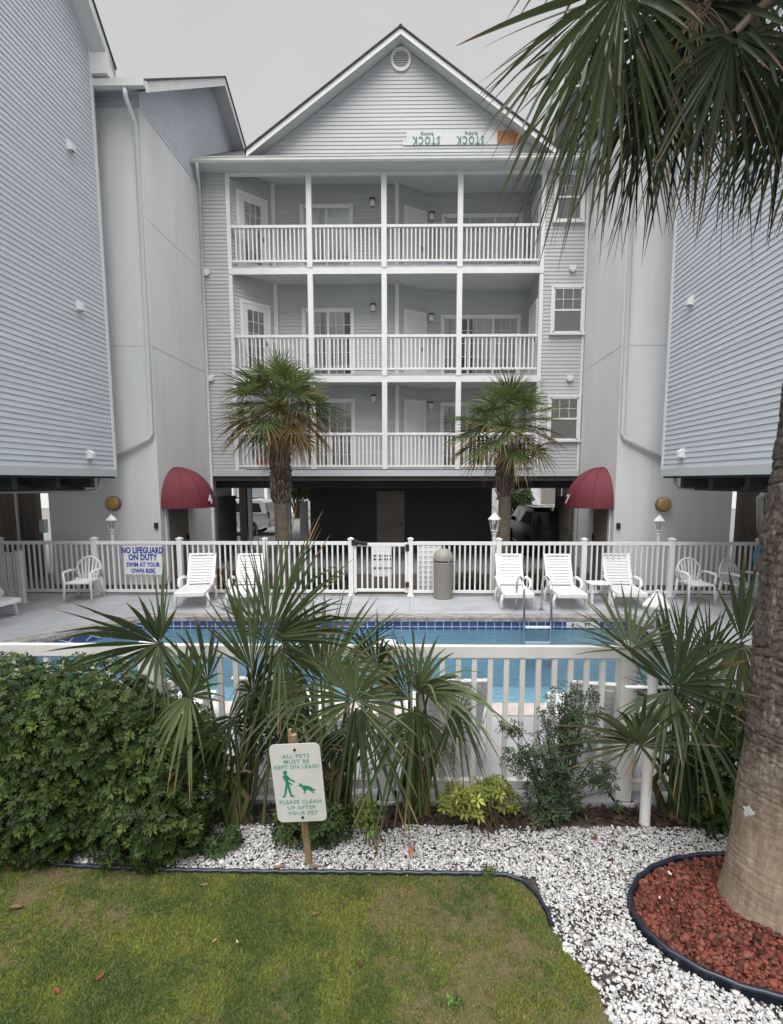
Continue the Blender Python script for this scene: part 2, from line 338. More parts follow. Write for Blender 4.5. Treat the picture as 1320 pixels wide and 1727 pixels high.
# ================================================================ GROUND AND SETTING
def sheet(name, outer, holes, z, material, kind='structure'):
    polys = [[Vector((x, y, 0)) for x, y in outer]]+[[Vector((x, y, 0)) for x, y in h] for h in holes]
    tri = tessellate_polygon(polys); flat = [p for q in polys for p in q]; mb = MB()
    fs = []
    for a, b_, c in tri:
        A, B, C = flat[a], flat[b_], flat[c]
        fs.append((a, b_, c) if (B-A).cross(C-A).z > 0 else (a, c, b_))
    mb.add([(p.x, p.y, z) for p in flat], fs); ob = mb.build(name, material)
    if kind: ob['kind'] = kind
    return ob
POOL = [(-4.80, 8.97), (-6.02, 7.50), (-7.35, 5.95), (-7.35, 5.42), (3.95, 5.42), (3.95, 9.03)]
sheet('ground', [(-400, -60), (400, -60), (400, 700), (-400, 700)], [[(-8, 5), (4.6, 5), (4.6, 9.5), (-8, 9.5)]], -0.03, 'farground')
sheet('pool_deck', [(-11.5, 3.72), (10, 3.72), (10, 10.98), (-11.5, 10.98)], [POOL], 0.0, 'deck')
sheet('planting_bed', [(-11.5, -1), (10, -1), (10, 3.66), (-11.5, 3.66)], [], -0.012, 'bedsoil')
# concrete curb under the near fence
tag(MB().box(-11.5, 10, 3.66, 3.80, -0.02, 0.035).build('curb', M['deck']), kind='structure')
sheet('garden_strip', [(-11.5, 10.98), (10, 10.98), (10, 13.5), (-11.5, 13.5)], [], -0.012, 'bedsoil')
# pool
pr = thing('swimming_pool', 'blue tiled swimming pool with grey stone coping and angled left corner', 'pool', (-1, 7.2, 0))
n_p = len(POOL)
def off_poly(P, d):
    out = []; n = len(P)
    for i in range(n):
        a, b_, c = Vector(P[i-1]), Vector(P[i]), Vector(P[(i+1) % n])
        e1 = (b_-a).normalized(); e2 = (c-b_).normalized(); n1 = Vector((-e1.y, e1.x)); n2 = Vector((-e2.y, e2.x))
        k = (n1+n2).normalized(); k = k/max(0.3, k.dot(n1)); out.append((b_.x+k.x*d, b_.y+k.y*d))
    return out
area = sum(POOL[i-1][0]*POOL[i][1]-POOL[i][0]*POOL[i-1][1] for i in range(n_p))
sg = 1 if area > 0 else -1
OUT = off_poly(POOL, -0.27*sg); INN = off_poly(POOL, 0.02*sg)
WL = -0.17
cop, copn, wallt, wallp = MB(), MB(), MB(), MB()
for i in range(n_p):
    j = (i+1) % n_p
    a, b_, A, B, ai, bi = POOL[i], POOL[j], OUT[i], OUT[j], INN[i], INN[j]
    near = (i == 3)
    t_ = copn if near else cop
    t_.quad((ai[0], ai[1], 0.022), (bi[0], bi[1], 0.022), (B[0], B[1], 0.020), (A[0], A[1], 0.020))
    t_.quad((ai[0], ai[1], -0.055), (bi[0], bi[1], -0.055), (bi[0], bi[1], 0.022), (ai[0], ai[1], 0.022))
    t_.quad((A[0], A[1], 0.020), (B[0], B[1], 0.020), (B[0], B[1], -0.01), (A[0], A[1], -0.01))
    t_.quad((ai[0], ai[1], -0.055), (bi[0], bi[1], -0.055), (b_[0], b_[1], -0.055), (a[0], a[1], -0.055))
    side = i in (0, 1, 2, 4)
    wallt.mi = 1 if side else 0
    wallt.quad((a[0], a[1], -0.21), (b_[0], b_[1], -0.21), (b_[0], b_[1], -0.055), (a[0], a[1], -0.055))
    wallp.quad((a[0], a[1], -1.3), (b_[0], b_[1], -1.3), (b_[0], b_[1], -0.21), (a[0], a[1], -0.21))
cop.build('coping', 'coping', pr); copn.build('coping', 'coping_p', pr)
wallt.build('tile_band', ['tile', 'tile2'], pr)
wallp.add([(p[0], p[1], -1.3) for p in POOL], [tuple(range(n_p))]); wallp.build('basin', 'plaster', pr)
dm = MB().box(2.86, 3.46, 9.00, 9.026, -0.165, -0.06).build('depth_marker', 'signwhite', pr)
text_obj('4', 0.10, 'black_ink', 'depth_text', pr, (2.97, 9.0, -0.112), (1, 0, 0), (0, 0, 1), bold=0.003)
text_obj('1', 0.06, 'black_ink', 'depth_text', pr, (3.06, 9.0, -0.105), (1, 0, 0), (0, 0, 1), bold=0.002)
text_obj('2', 0.05, 'black_ink', 'depth_text', pr, (3.10, 9.0, -0.13), (1, 0, 0), (0, 0, 1), bold=0.002)
text_obj('FT', 0.10, 'black_ink', 'depth_text', pr, (3.24, 9.0, -0.112), (1, 0, 0), (0, 0, 1), bold=0.003)
mb = MB(); mb.add([(p[0], p[1], WL) for p in POOL], [tuple(range(n_p)) if area > 0 else tuple(range(n_p-1, -1, -1))])
tag(mb.build('pool_water', 'water'), kind='structure')
# ladder
lad = thing('pool_ladder', 'stainless steel pool ladder with two curved grab rails over the far coping', 'pool ladder', (2.3, 9.1, 0))
for X in (2.07, 2.56):
    mb = MB(); pts = [(X, 9.62, 0.0), (X, 9.62, 0.45)]+[(X, 9.30+0.32*cos(a), 0.45+0.26*sin(a)) for a in np.linspace(0.2, pi-0.2, 9)]+[(X, 8.98, 0.42), (X, 8.93, 0.0), (X, 8.93, -0.9)]
    mb.tube(pts, 0.021, 10); mb.build('grab_rail', 'steel', lad, smooth=True)
    MB().lathe((X, 9.62, 0), [(0.05, 0.001), (0.05, 0.018), (0.022, 0.03)], 14).build('flange', 'steel', lad)
for z in (-0.13, -0.42, -0.7):
    MB().box(2.09, 2.54, 8.87, 8.95, z-0.012, z+0.012).build('step', 'chair', lad)

# ================================================================ VINYL FENCES
def baluster_panel(x0, x1, y, ztop, zbot, spacing, bw, rail_h, mname, root, thick=0.045, u=(1, 0, 0), o=None):
    mb = MB(); o = Vector(o) if o is not None else Vector((0, y, 0)); u = Vector(u); v = Vector((-u.y, u.x, 0))
    W_ = (0, 0, 1)
    mb.obox(o, u, v, W_, x0, x1, -thick/2, thick/2, ztop-rail_h, ztop)
    mb.build('rail', mname, root, bevel=0.004); mb = MB()
    mb.obox(o, u, v, W_, x0, x1, -thick/2, thick/2, zbot, zbot+rail_h*0.85)
    mb.build('rail', mname, root, bevel=0.004)
    mb = MB(); n = int(round((x1-x0)/spacing)); 
    for i in range(1, n):
        x = x0+(x1-x0)*i/n
        mb.obox(o, u, v, W_, x-bw/2, x+bw/2, -bw/2.6, bw/2.6, zbot+rail_h*0.85, ztop-rail_h)
    mb.build('pickets', mname, root)
def post(root, x, y, h, mname, wd=0.10, cap=True):
    mb = MB().box(x-wd/2, x+wd/2, y-wd/2, y+wd/2, 0.0, h)
    c = wd/2+0.012; k = mb
    k.box(x-c, x+c, y-c, y+c, h, h+0.018)
    k.add([(x-c, y-c, h+0.018), (x+c, y-c, h+0.018), (x+c, y+c, h+0.018), (x-c, y+c, h+0.018), (x, y, h+0.05)], [(0, 1, 4), (1, 2, 4), (2, 3, 4), (3, 0, 4)])
    c = wd/2+0.02; k.box(x-c, x+c, y-c, y+c, 0.0, 0.035)
    return mb.build('post', mname, root, bevel=0.003)
FY = 10.8
ff = thing('picket_fence', 'white vinyl picket fence along the far side of the pool', 'fence', (0, FY, 0))
pxs = [at(x, 960, FY).x for x in (3, 162, 305, 448, 592, 692, 840, 983, 1130, 1277)]
pxs = [pxs[0]-3.66, pxs[0]-1.83]+pxs+[pxs[-1]+1.83]
for i, X in enumerate(pxs):
    post(ff, X, FY, 1.245, 'vinyl', 0.105)
    if i+1 < len(pxs) and not abs(X-at(592, 960, FY).x) < 0.05:
        baluster_panel(X+0.05, pxs[i+1]-0.05, FY, 1.20, 0.07, 0.115, 0.034, 0.075, 'vinyl', ff)
gx0, gx1 = at(592, 960, FY).x+0.06, at(692, 960, FY).x-0.06
gt = thing('fence_gate', 'white vinyl picket gate with black latch in the far fence', 'gate', (gx0, FY, 0))
baluster_panel(gx0+0.06, gx1-0.06, FY, 1.17, 0.10, 0.115, 0.034, 0.075, 'vinyl', gt)
MB().box(gx0, gx0+0.06, FY-0.03, FY+0.03, 0.08, 1.18).build('stile', 'vinyl', gt, bevel=0.003)
MB().box(gx1-0.06, gx1, FY-0.03, FY+0.03, 0.08, 1.18).build('stile', 'vinyl', gt, bevel=0.003)
la = MB(); la.box(gx0-0.04, gx0+0.09, FY-0.075, FY-0.032, 1.12, 1.24); la.bar((gx0+0.05, FY-0.06, 1.19), (gx0+0.30, FY-0.06, 1.15), 0.05, 0.07); la.build('latch', 'black', gt, bevel=0.008)
MB().box(gx1-0.05, gx1+0.03, FY-0.062, FY-0.032, 1.0, 1.14).build('hinge', 'black', gt)
MB().box(gx1-0.05, gx1+0.03, FY-0.062, FY-0.032, 0.2, 0.32).build('hinge', 'black', gt)
# short return fence at far left
rf = thing('return_fence', 'short weathered vinyl fence section turning toward the street at far left', 'fence', (-7.7, 10, 0))
a = Vector((at(3, 960, FY).x-0.35, 10.55, 0)); b_ = Vector((at(38, 1002, 10.0).x, 10.0, 0))
dv = (b_-a); ln = dv.length; dv.normalize()
baluster_panel(0, ln, 0, 1.05, 0.08, 0.10, 0.034, 0.06, 'vinyl_g', rf, u=dv, o=a)
post(rf, b_.x, b_.y, 1.08, 'vinyl_g', 0.09)
# near fence
NY = 3.73
nf = thing('picket_fence', 'weathered white vinyl picket fence between the planting bed and the pool', 'fence', (0, NY, 0))
pn = [at(652, 1220, NY).x+1.83*k for k in range(-5, 4)]
for i, X in enumerate(pn):
    post(nf, X, NY, 1.255, 'vinyl_g', 0.12)
    if i+1 < len(pn):
        baluster_panel(X+0.06, pn[i+1]-0.06, NY, 1.255, 0.10, 0.118, 0.038, 0.092, 'vinyl_g', nf, thick=0.05)

# ================================================================ LAMP POSTS
def lamp_post(label, loc, h, s=1.0, bar_=False, pr=None):
    pr = pr or 0.034*s
    r_ = thing('lamp_post', label, 'lamp post', loc, 'white garden lamp posts'); x, y, z = loc
    MB().lathe((x, y, z), [(pr*1.08, 0), (pr, 0.04), (pr, 0.07), (pr, h-0.42*s), (0.055*s, h-0.40*s), (0.03*s, h-0.37*s), (0.075*s, h-0.34*s), (0.075*s, h-0.32*s)], 18).build('pole', 'vinyl', r_, autos=True)
    c = (x, y, z+h-0.32*s)
    MB().lathe(c, [(0.058*s, 0), (0.10*s, 0.20*s)], 6).build('lantern_glass', 'glass_lamp', r_)
    fr_ = MB()
    for k in range(6):
        an = 2*pi*k/6; fr_.bar((x+0.06*s*cos(an), y+0.06*s*sin(an), c[2]), (x+0.102*s*cos(an), y+0.102*s*sin(an), c[2]+0.20*s), 0.010*s)
    fr_.build('lantern_frame', 'vinyl', r_)
    MB().lathe(c, [(0.012*s, 0.0), (0.02*s, 0.03*s), (0.022*s, 0.10*s), (0.0, 0.12*s)], 10).build('bulb', 'signwhite', r_, smooth=True)
    MB().lathe(c, [(0.125*s, 0.195*s), (0.125*s, 0.212*s), (0.055*s, 0.29*s), (0.02*s, 0.32*s), (0.022*s, 0.335*s), (0.0, 0.35*s)], 6).build('lantern_cap', 'vinyl', r_)
    if bar_: MB().tube([(x-0.19, y, h*0.60), (x+0.19, y, h*0.60)], 0.013, 10).build('ladder_bar', 'vinyl', r_, smooth=True)
    return r_
P = at(187, 868, 11.35); lamp_post('white lamp post behind the far fence near the lifeguard sign', (P.x, 11.35, -0.01), P.z+0.0, 1.0)
P = at(834, 865, 11.25); lamp_post('white lamp post beside the right palm behind the far fence', (P.x, 11.25, -0.01), P.z, 1.15)
P = at(1112, 869, 11.35); lamp_post('white lamp post under the round amber light on the right stucco wall', (P.x, 11.35, -0.01), P.z, 1.0)
nl = lamp_post('nearest white lamp post with a crossbar standing among the right palmetto fans', (1.72, 3.46, -0.01), 1.74, 0.80, True, 0.037)

# ================================================================ CENTRAL BUILDING
YF = 15.0; XL, XR = -5.92, 4.95
cb = thing('apartment_building', 'grey sided four storey building with three stacked white balconies and a gabled roof', 'building', (-0.5, 15, 0))
up = (0, 0, 1)
sd_ = MB()
siding(sd_, (0, YF, 0), (1, 0, 0), (0, -1, 0), 2.78, 11.0, lambda z: XL, lambda z: -5.14, z_ref=2.78)
sd_.box(XL, -5.14, YF, YF+0.1, 2.7, 11.0); sd_.build('front_siding', 'siding_c', cb)
sd_ = MB(); siding(sd_, (0, YF, 0), (1, 0, 0), (0, -1, 0), 2.78, 11.0, lambda z: 3.76, lambda z: XR, z_ref=2.78)
sd_.box(3.76, XR, YF, YF+0.1, 2.7, 11.0)
sd_.build('front_siding', 'siding_c', cb)
# gable
AX = -0.26; GZ0, GZ1, SL = 11.40, 14.19, 0.71
half = lambda z: max(0.0, (GZ1-z)/SL)
g_ = MB(); siding(g_, (0, YF, 0), (1, 0, 0), (0, -1, 0), GZ0, GZ1, lambda z: AX-half(z), lambda z: AX+half(z))
g_.add([(AX-half(GZ0), YF+0.02, GZ0), (AX+half(GZ0), YF+0.02, GZ0), (AX, YF+0.02, GZ1)], [(0, 1, 2)])
g_.build('gable_siding', 'siding_c', cb)
def rake_roof(root, ax, yfront, yback, z_apex_wall, sl, hw, name='roof'):
    """cross gable: ridge along Y, fascia boards at yfront"""
    mb = MB(); fa = MB(); so_ = MB()
    for s_ in (-1, 1):
        x1 = ax+s_*hw; z1 = z_apex_wall-sl*hw
        A0, A1 = (ax, z_apex_wall+0.02), (x1, z1+0.02)
        th = 0.13
        # soffit
        so_.quad((A0[0], yfront, A0[1]), (A1[0], yfront, A1[1]), (A1[0], yfront+0.36, A1[1]), (A0[0], yfront+0.36, A0[1]))
        fa.add([(A0[0], yfront, A0[1]-0.02), (A1[0], yfront, A1[1]-0.02), (A1[0], yfront, A1[1]+th), (A0[0], yfront, A0[1]+th),
                (A0[0], yfront-0.03, A0[1]-0.02), (A1[0], yfront-0.03, A1[1]-0.02), (A1[0], yfront-0.03, A1[1]+th), (A0[0], yfront-0.03, A0[1]+th)],
               [(4, 5, 6, 7), (0, 1, 5, 4), (7, 6, 2, 3), (1, 2, 6, 5)])
        mb.add([(A0[0], yfront-0.07, A0[1]+th+0.004), (A1[0]+s_*0.05, yfront-0.07, A1[1]+th+0.004-sl*0.05), (A1[0]+s_*0.05, yback, A1[1]+th+0.004-sl*0.05), (A0[0], yback, A0[1]+th+0.004),
                (A0[0], yfront-0.07, A0[1]+th+0.045), (A1[0]+s_*0.05, yfront-0.07, A1[1]+th+0.05-sl*0.05), (A1[0]+s_*0.05, yback, A1[1]+th+0.05-sl*0.05), (A0[0], yback, A0[1]+th+0.045)],
               [(0, 1, 5, 4), (4, 5, 6, 7), (0, 3, 2, 1), (1, 2, 6, 5)])
    so_.build('soffit', 'soffit', root); fa.build('fascia', 'trim', root); return mb.build(name, 'shingle', root)
rake_roof(cb, AX, 14.66, 21.0, GZ1, SL, 4.18)
MB().tube([(AX, 14.60, GZ1+0.17), (AX, 21, GZ1+0.17)], 0.05, 8).build('ridge_cap', 'shingle', cb)
# main roof behind the gutter
mr_ = MB(); za = 11.15; mr_.add([(XL-0.02, 14.55, za), (XR+0.02, 14.55, za), (XR+0.02, 20.5, za+0.66*5.95), (XL-0.02, 20.5, za+0.66*5.95), (XR+0.02, 26.4, za), (XL-0.02, 26.4, za)],
                              [(0, 1, 2, 3), (3, 2, 4, 5)])
mr_.build('roof', 'shingle', cb)
gu = MB(); prof = [(0.0, 0.0), (-0.09, 0.005), (-0.12, 0.05), (-0.12, 0.115), (-0.135, 0.125), (-0.135, 0.14), (0.0, 0.14)]
gu.prism([(XL-0.02, 14.60+a, 11.0+c) for a, c in prof], (XR-XL+0.04, 0, 0)); gu.build('gutter', 'gutter', cb)
so_ = MB(); so_.quad((XL, 14.60, 11.005), (XR, 14.60, 11.005), (XR, 15.02, 11.005), (XL, 15.02, 11.005))
for k in range(54):
    X = XL+0.2*k+0.1; so_.box(X-0.006, X+0.006, 14.6, 15.0, 10.997, 11.005)
so_.build('soffit', 'soffit', cb)
# gable vent
v_ = MB(); ctr = Vector((AX, YF-0.02, 13.83)); N = 36
ring = lambda rx, rz, y: [(ctr.x+rx*cos(2*pi*k/N), y, ctr.z+rz*sin(2*pi*k/N)) for k in range(N)]
R1, R2, R3 = ring(0.28, 0.30, YF-0.005), ring(0.28, 0.30, YF-0.06), ring(0.205, 0.222, YF-0.06)
R4 = ring(0.205, 0.222, YF-0.01)
v_.add(R1+R2+R3+R4, [(i*N+k, i*N+(k+1) % N, (i+1)*N+(k+1) % N, (i+1)*N+k) for i in range(3) for k in range(N)])
vent = v_.build('gable_vent', 'trim', cb)
v2 = MB()
for k in range(-3, 4):
    z = ctr.z+k*0.058; hw = 0.205*sqrt(max(0.01, 1-((k*0.058)/0.222)**2)); v2.quad((AX-hw, YF-0.05, z-0.025), (AX+hw, YF-0.05, z-0.025), (AX+hw, YF-0.02, z+0.022), (AX-hw, YF-0.02, z+0.022))
v2.build('louvre', 'blind', vent)
# patch of exposed house wrap with upside-down print
pt = MB().box(-0.11, 2.75, YF-0.030, YF-0.022, 11.68, 12.02)
pt.box(-0.20, -0.11, YF-0.030, YF-0.022, 11.68, 11.80); pass
wrp = pt.build('wrap_patch', 'wrap', cb)
for x_ in (719, 793, 866):
    X = at(x_, 235, YF).x
    text_obj('STOCK', 0.29, 'stockgreen', 'print', wrp, (X, YF-0.032, 11.80), (-1, 0, 0), (0, 0, -1), bold=0.009, spacing=1.32, sx=0.66) if x_ < 850 else None
    text_obj('Building', 0.115, 'stockgreen', 'print', wrp, (X+0.02, YF-0.032, 11.955), (-1, 0, 0), (0, 0, -1), bold=0.002, sx=0.95) if x_ < 850 else None
ox = at(838, 230, YF).x
MB().box(ox, ox+0.62, YF-0.040, YF-0.031, 11.70, 12.02).build('bare_board', 'osb', cb)
# decks and beams
for zb, zt in ((2.64, 2.92), (5.335, 5.60), (8.31, 8.57)):
    nm = 'band' if zb < 3 else 'trim'
    MB().box(-5.14 if zb > 3 else XL, 3.76 if zb > 3 else XR, YF-0.06, YF-0.015, zb, zt-0.09 if zb > 3 else 2.82).build('deck_fascia', nm, cb)
    MB().box(-5.1, 3.72, YF-0.03, YF+1.7, zt-0.08, zt-0.02).build('balcony_deck', 'deck', cb)
    if zb > 3:
        c_ = MB(); c_.quad((-5.1, YF, zb+0.10), (3.72, YF, zb+0.10), (3.72, YF+1.7, zb+0.10), (-5.1, YF+1.7, zb+0.10))
        for k in range(44):
            X = -5.1+0.2*k+0.1; c_.box(X-0.008, X+0.008, YF, YF+1.7, zb+0.09, zb+0.099)
        c_.build('balcony_ceiling', 'soffit', cb)
MB().box(-5.14, 3.76, YF-0.04, YF+0.04, 10.93, 11.002).build('beam', 'trim', cb)
c_ = MB(); c_.quad((-5.1, YF+0.04, 11.25), (3.72, YF+0.04, 11.25), (3.72, YF+1.7, 11.25), (-5.1, YF+1.7, 11.25))
for k in range(44):
    X = -5.1+0.2*k+0.1; c_.box(X-0.008, X+0.008, YF+0.04, YF+1.7, 11.24, 11.249)
c_.build('balcony_ceiling', 'soffit', cb)
PXS = [-5.10, -2.83, -0.735, 1.395, 3.70]
for i, X in enumerate(PXS):
    for z0, z1 in ((2.84, 5.335), (5.51, 8.31), (8.48, 10.93)):
        if i in (0, 4):
            MB().box(X-0.055, X+0.055, YF-0.045, YF+0.07, z0-0.02, z1 if z1 < 10 else 11.0).build('corner_trim', 'trim', cb)
        else: MB().box(X-0.075, X+0.075, YF-0.075, YF+0.075, z0, z1).build('post', 'trim', cb, bevel=0.005)
for zb, zt in ((2.90, 3.90), (5.68, 6.66), (8.64, 9.625)):
    for i in range(4):
        r_ = MB(); x0, x1 = PXS[i]+0.07, PXS[i+1]-0.07
        r_.box(x0-(0.0), x1, YF-0.055, YF+0.035, zt-0.075, zt)
        rl = r_.build('railing', 'trim', cb, bevel=0.004)
        r_ = MB(); r_.box(x0, x1, YF-0.04, YF+0.02, zb, zb+0.06); r_.build('bottom_rail', 'trim', rl, bevel=0.004)
        q = MB(); n = int(round((x1-x0)/0.118))
        for k in range(1, n):
            X = x0+(x1-x0)*k/n; q.box(X-0.019, X+0.019, YF-0.032, YF+0.006, zb+0.06, zt-0.075)
        q.build('balusters', 'trim', rl)
# recessed walls
WP = [(-5.06, 15.10), (-4.08, 16.0), (-0.38, 16.0), (0.52, 16.5), (3.70, 16.5), (3.70, 15.08)]
FL = [(2.90, 5.43), (5.58, 8.41), (8.55, 11.25)]
rw = MB()
for z0, z1 in FL:
    for i in range(5):
        a, b_ = Vector((*WP[i], 0)), Vector((*WP[i+1], 0)); u = (b_-a).normalized(); ln = (b_-a).length; nn = Vector((u.y, -u.x, 0))
        siding(rw, a, u, nn, z0, z1, lambda z: 0, lambda z: ln)
        rw.quad(a+Vector((0, 0, z0)), b_+Vector((0, 0, z0)), b_+Vector((0, 0, z1)), a+Vector((0, 0, z1)))
rw.build('recess_siding', 'siding_c', cb)
for z0, z1 in FL:
    for (x, y) in ((-4.08, 15.97), (-0.40, 15.96)):
        MB().box(x-0.06, x+0.06, y-0.05, y+0.05, z0, z1).build('corner_trim', 'trim', cb)

name_ctr = []
def opening(root, a, b_, s0, s1, z0, z1, kind, curt='curtain', name=None):
    """door or window on the wall line a->b_ (outward normal to the right of travel)"""
    a, b_ = Vector((*a, 0)), Vector((*b_, 0)); u = (b_-a).normalized(); nn = Vector((u.y, -u.x, 0)); O = a
    W_ = (0, 0, 1); ln = s1-s0
    fr_ = MB(); t_ = 0.075
    for (p, q, r0, r1) in ((s0-t_, s1+t_, z1, z1+t_), (s0-t_, s0, z0, z1), (s1, s1+t_, z0, z1)): fr_.obox(O, u, nn, W_, p, q, 0.0, 0.07, r0, r1)
    if kind in ('window', 'dh'): fr_.obox(O, u, nn, W_, s0-t_-0.02, s1+t_+0.02, 0.0, 0.085, z0-0.06, z0)
    base = fr_.build({'window': 'window', 'dh': 'window', 'slider': 'sliding_door', 'french': 'door', 'plain': 'door'}[kind], 'trim', root)
    if kind == 'plain':
        MB().obox(O, u, nn, W_, s0, s1, 0.03, 0.045, z0, z1).build('door_panel', 'door', base)
        MB().obox(O, u, nn, W_, s1-0.09, s1-0.06, 0.045, 0.095, z0+0.95, z0+1.05).build('handle', 'black', base); return base
    if kind == 'french':
        d_ = MB(); g0, g1, h0, h1 = s0+0.15, s1-0.15, z0+0.25, z1-0.17
        for (p, q, r0, r1) in ((s0, s1, h1, z1), (s0, s1, z0, h0), (s0, g0, h0, h1), (g1, s1, h0, h1)): d_.obox(O, u, nn, W_, p, q, 0.03, 0.056, r0, r1)
        for k in range(1, 3): X = g0+(g1-g0)*k/3; d_.obox(O, u, nn, W_, X-0.009, X+0.009, 0.047, 0.058, h0, h1)
        for k in range(1, 5): Z = h0+(h1-h0)*k/5; d_.obox(O, u, nn, W_, g0, g1, 0.047, 0.059, Z-0.009, Z+0.009)
        d_.build('door_leaf', 'door', base)
        MB().obox(O, u, nn, W_, g0, g1, 0.045, 0.0465, h0, h1).build('pane', 'glass', base)
        MB().obox(O, u, nn, W_, g0, g1, 0.03, 0.032, h0, h1).build('curtain', curt, base)
        MB().obox(O, u, nn, W_, s1-0.09, s1-0.05, 0.056, 0.11, z0+0.95, z0+1.05).build('handle', 'black', base); return base
    npan = {'slider': 2, 'window': 3, 'dh': 1}[kind]
    fr2 = MB(); 
    for (p, q, r0, r1) in ((s0, s1, z1-0.04, z1), (s0, s1, z0, z0+0.04), (s0, s0+0.04, z0, z1), (s1-0.04, s1, z0, z1)): fr2.obox(O, u, nn, W_, p, q, 0.02, 0.06, r0, r1)
    for k in range(1, npan): X = s0+ln*k/npan; fr2.obox(O, u, nn, W_, X-0.03, X+0.03, 0.02, 0.063, z0+0.04, z1-0.04)
    if kind == 'dh':
        zm = (z0+z1)/2; fr2.obox(O, u, nn, W_, s0, s1, 0.02, 0.066, zm-0.025, zm+0.025)
        for k in (1, 2):
            X = s0+ln*k/3; fr2.obox(O, u, nn, W_, X-0.007, X+0.007, 0.047, 0.056, zm, z1-0.04)
        for Z in (zm+(z1-zm)*0.48,): fr2.obox(O, u, nn, W_, s0, s1, 0.047, 0.055, Z-0.007, Z+0.007)
    else:
        for p_ in range(npan):
            for k in (1, 2):
                X = s0+ln*(p_+k/3)/npan; fr2.obox(O, u, nn, W_, X-0.007, X+0.007, 0.047, 0.056, z0+0.04, z1-0.04)
        nz = 5 if kind == 'slider' else 5
        for k in range(1, nz): Z = z0+(z1-z0)*k/nz; fr2.obox(O, u, nn, W_, s0, s1, 0.0475, 0.0555, Z-0.007, Z+0.007)
    fr2.build('frame', 'trim', base)
    MB().obox(O, u, nn, W_, s0, s1, 0.044, 0.0455, z0, z1).build('pane', 'glass', base)
    cu_ = MB()
    if kind == 'dh':
        nb = int((z1-z0)/0.04)
        for k in range(nb):
            Z = z0+(z1-z0)*k/nb; dz = (z1-z0)/nb; zz = 0.006 if Z < (z0+z1)/2 else 0.012
            A = O+u*s0+nn*(0.022); B = O+u*s1+nn*0.022
            cu_.quad(A+Vector((0, 0, Z)), B+Vector((0, 0, Z)), B+nn*zz+Vector((0, 0, Z+dz)), A+nn*zz+Vector((0, 0, Z+dz)))
    else:
        nb = int(ln/0.07); gapc = {'curtain_w': -1, 'curtain': (len(name_ctr)*7) % 5/5.0+0.1}.get(curt, -1); name_ctr.append(1)
        for k in range(nb):
            if gapc > 0 and abs(k/nb-gapc) < 0.09: continue
            p = s0+ln*k/nb; q = s0+ln*(k+1)/nb; o1 = 0.022 if k % 2 else 0.038; o2 = 0.038 if k % 2 else 0.022
            A = O+u*p+nn*o1; B = O+u*q+nn*o2
            cu_.quad(A+Vector((0, 0, z0)), B+Vector((0, 0, z0)), B+Vector((0, 0, z1)), A+Vector((0, 0, z1)))
    cu_.build('curtain', curt, base); MB().obox(O, u, nn, W_, s0, s1, 0.0175, 0.0195, z0, z1).build('dark_room', 'dark', base); return base
def wall_light(root, p, nn, big=False):
    p, nn = Vector(p), Vector(nn); k = MB(); k.obox(p, (nn.y, -nn.x, 0), nn, up, -0.06, 0.06, 0.0, 0.03, -0.08, 0.08); b0 = k.build('porch_light', 'vinyl', root)
    c = p+nn*0.10; MB().lathe((c.x, c.y, c.z-0.13), [(0.045, 0), (0.075, 0.04), (0.08, 0.14), (0.06, 0.19)], 12).build('globe', 'chair', b0, smooth=True)
    MB().lathe((c.x, c.y, c.z+0.05), [(0.085, 0), (0.085, 0.04), (0.0, 0.06)], 12).build('light_cap', 'black', b0)
curts = ['curtain', 'curtain', 'curtain_w']
for fi, (z0, z1) in enumerate(FL):
    zf = z0+0.02
    lnA = (Vector(WP[1])-Vector(WP[0])).length
    opening(cb, WP[0], WP[1], 0.22, 1.02, zf, zf+2.05, 'french')
    opening(cb, WP[1], WP[2], 0.86, 2.30, zf, zf+2.03, 'slider', curts[fi])
    opening(cb, WP[2], WP[3], 0.27, 0.92, zf, zf+2.03, 'plain')
    opening(cb, WP[3], WP[4], 0.52, 2.86, zf+ (0.0 if fi < 2 else 0.0), zf+1.98, 'window', curts[fi])
    opening(cb, WP[4], WP[5], 0.45, 1.25, zf, zf+2.03, 'plain')
    wall_light(cb, (-1.12, 15.985, zf+2.12), (0, -1, 0)); wall_light(cb, (0.66, 16.485, zf+1.98), (0, -1, 0))
for (x0, y0, x1, y1) in ((938, 295, 978, 373), (932, 486, 978, 562), (926, 671, 971, 742)):
    A, B = at(x0, y0, YF-0.02), at(x1, y1, YF-0.02); A2 = at(x0, y1, YF-0.02)
    opening(cb, (3.9, YF-0.02), (5.2, YF-0.02), (A.x+A2.x)/2-3.9, B.x-3.9+0.02, B.z, A.z, 'dh', 'blind')
for (x, y) in ((349, 460), (356, 638), (965, 453), (960, 638)):
    p = at(x, y, YF-0.03); v_ = MB().box(p.x-0.09, p.x+0.09, YF-0.09, YF-0.018, p.z-0.05, p.z+0.07); v_.box(p.x-0.06, p.x+0.06, YF-0.085, YF-0.018, p.z-0.09, p.z-0.05); v_.build('wall_vent', 'trim', cb, bevel=0.006)
# corner boards and downspout of the central block
MB().box(XR-0.07, XR+0.01, YF-0.045, YF+0.02, 2.66, 11.0).build('corner_trim', 'trim', cb)
ds = MB(); ds.tube([(XL+0.17, 14.54, 11.02), (XL+0.17, 14.54, 10.88), (XL+0.05, 14.93, 10.6), (XL+0.05, 14.93, 0.25), (XL+0.05, 14.8, 0.12)], 0.048, 8); ds.build('downspout', 'gutter', cb, smooth=True)
ds = MB(); ds.tube([(XR+0.03, 14.54, 11.02), (XR+0.03, 14.54, 10.88), (XR+0.04, 14.93, 10.6), (XR+0.04, 14.93, 0.25)], 0.048, 8); ds.build('downspout', 'gutter', cb, smooth=True)
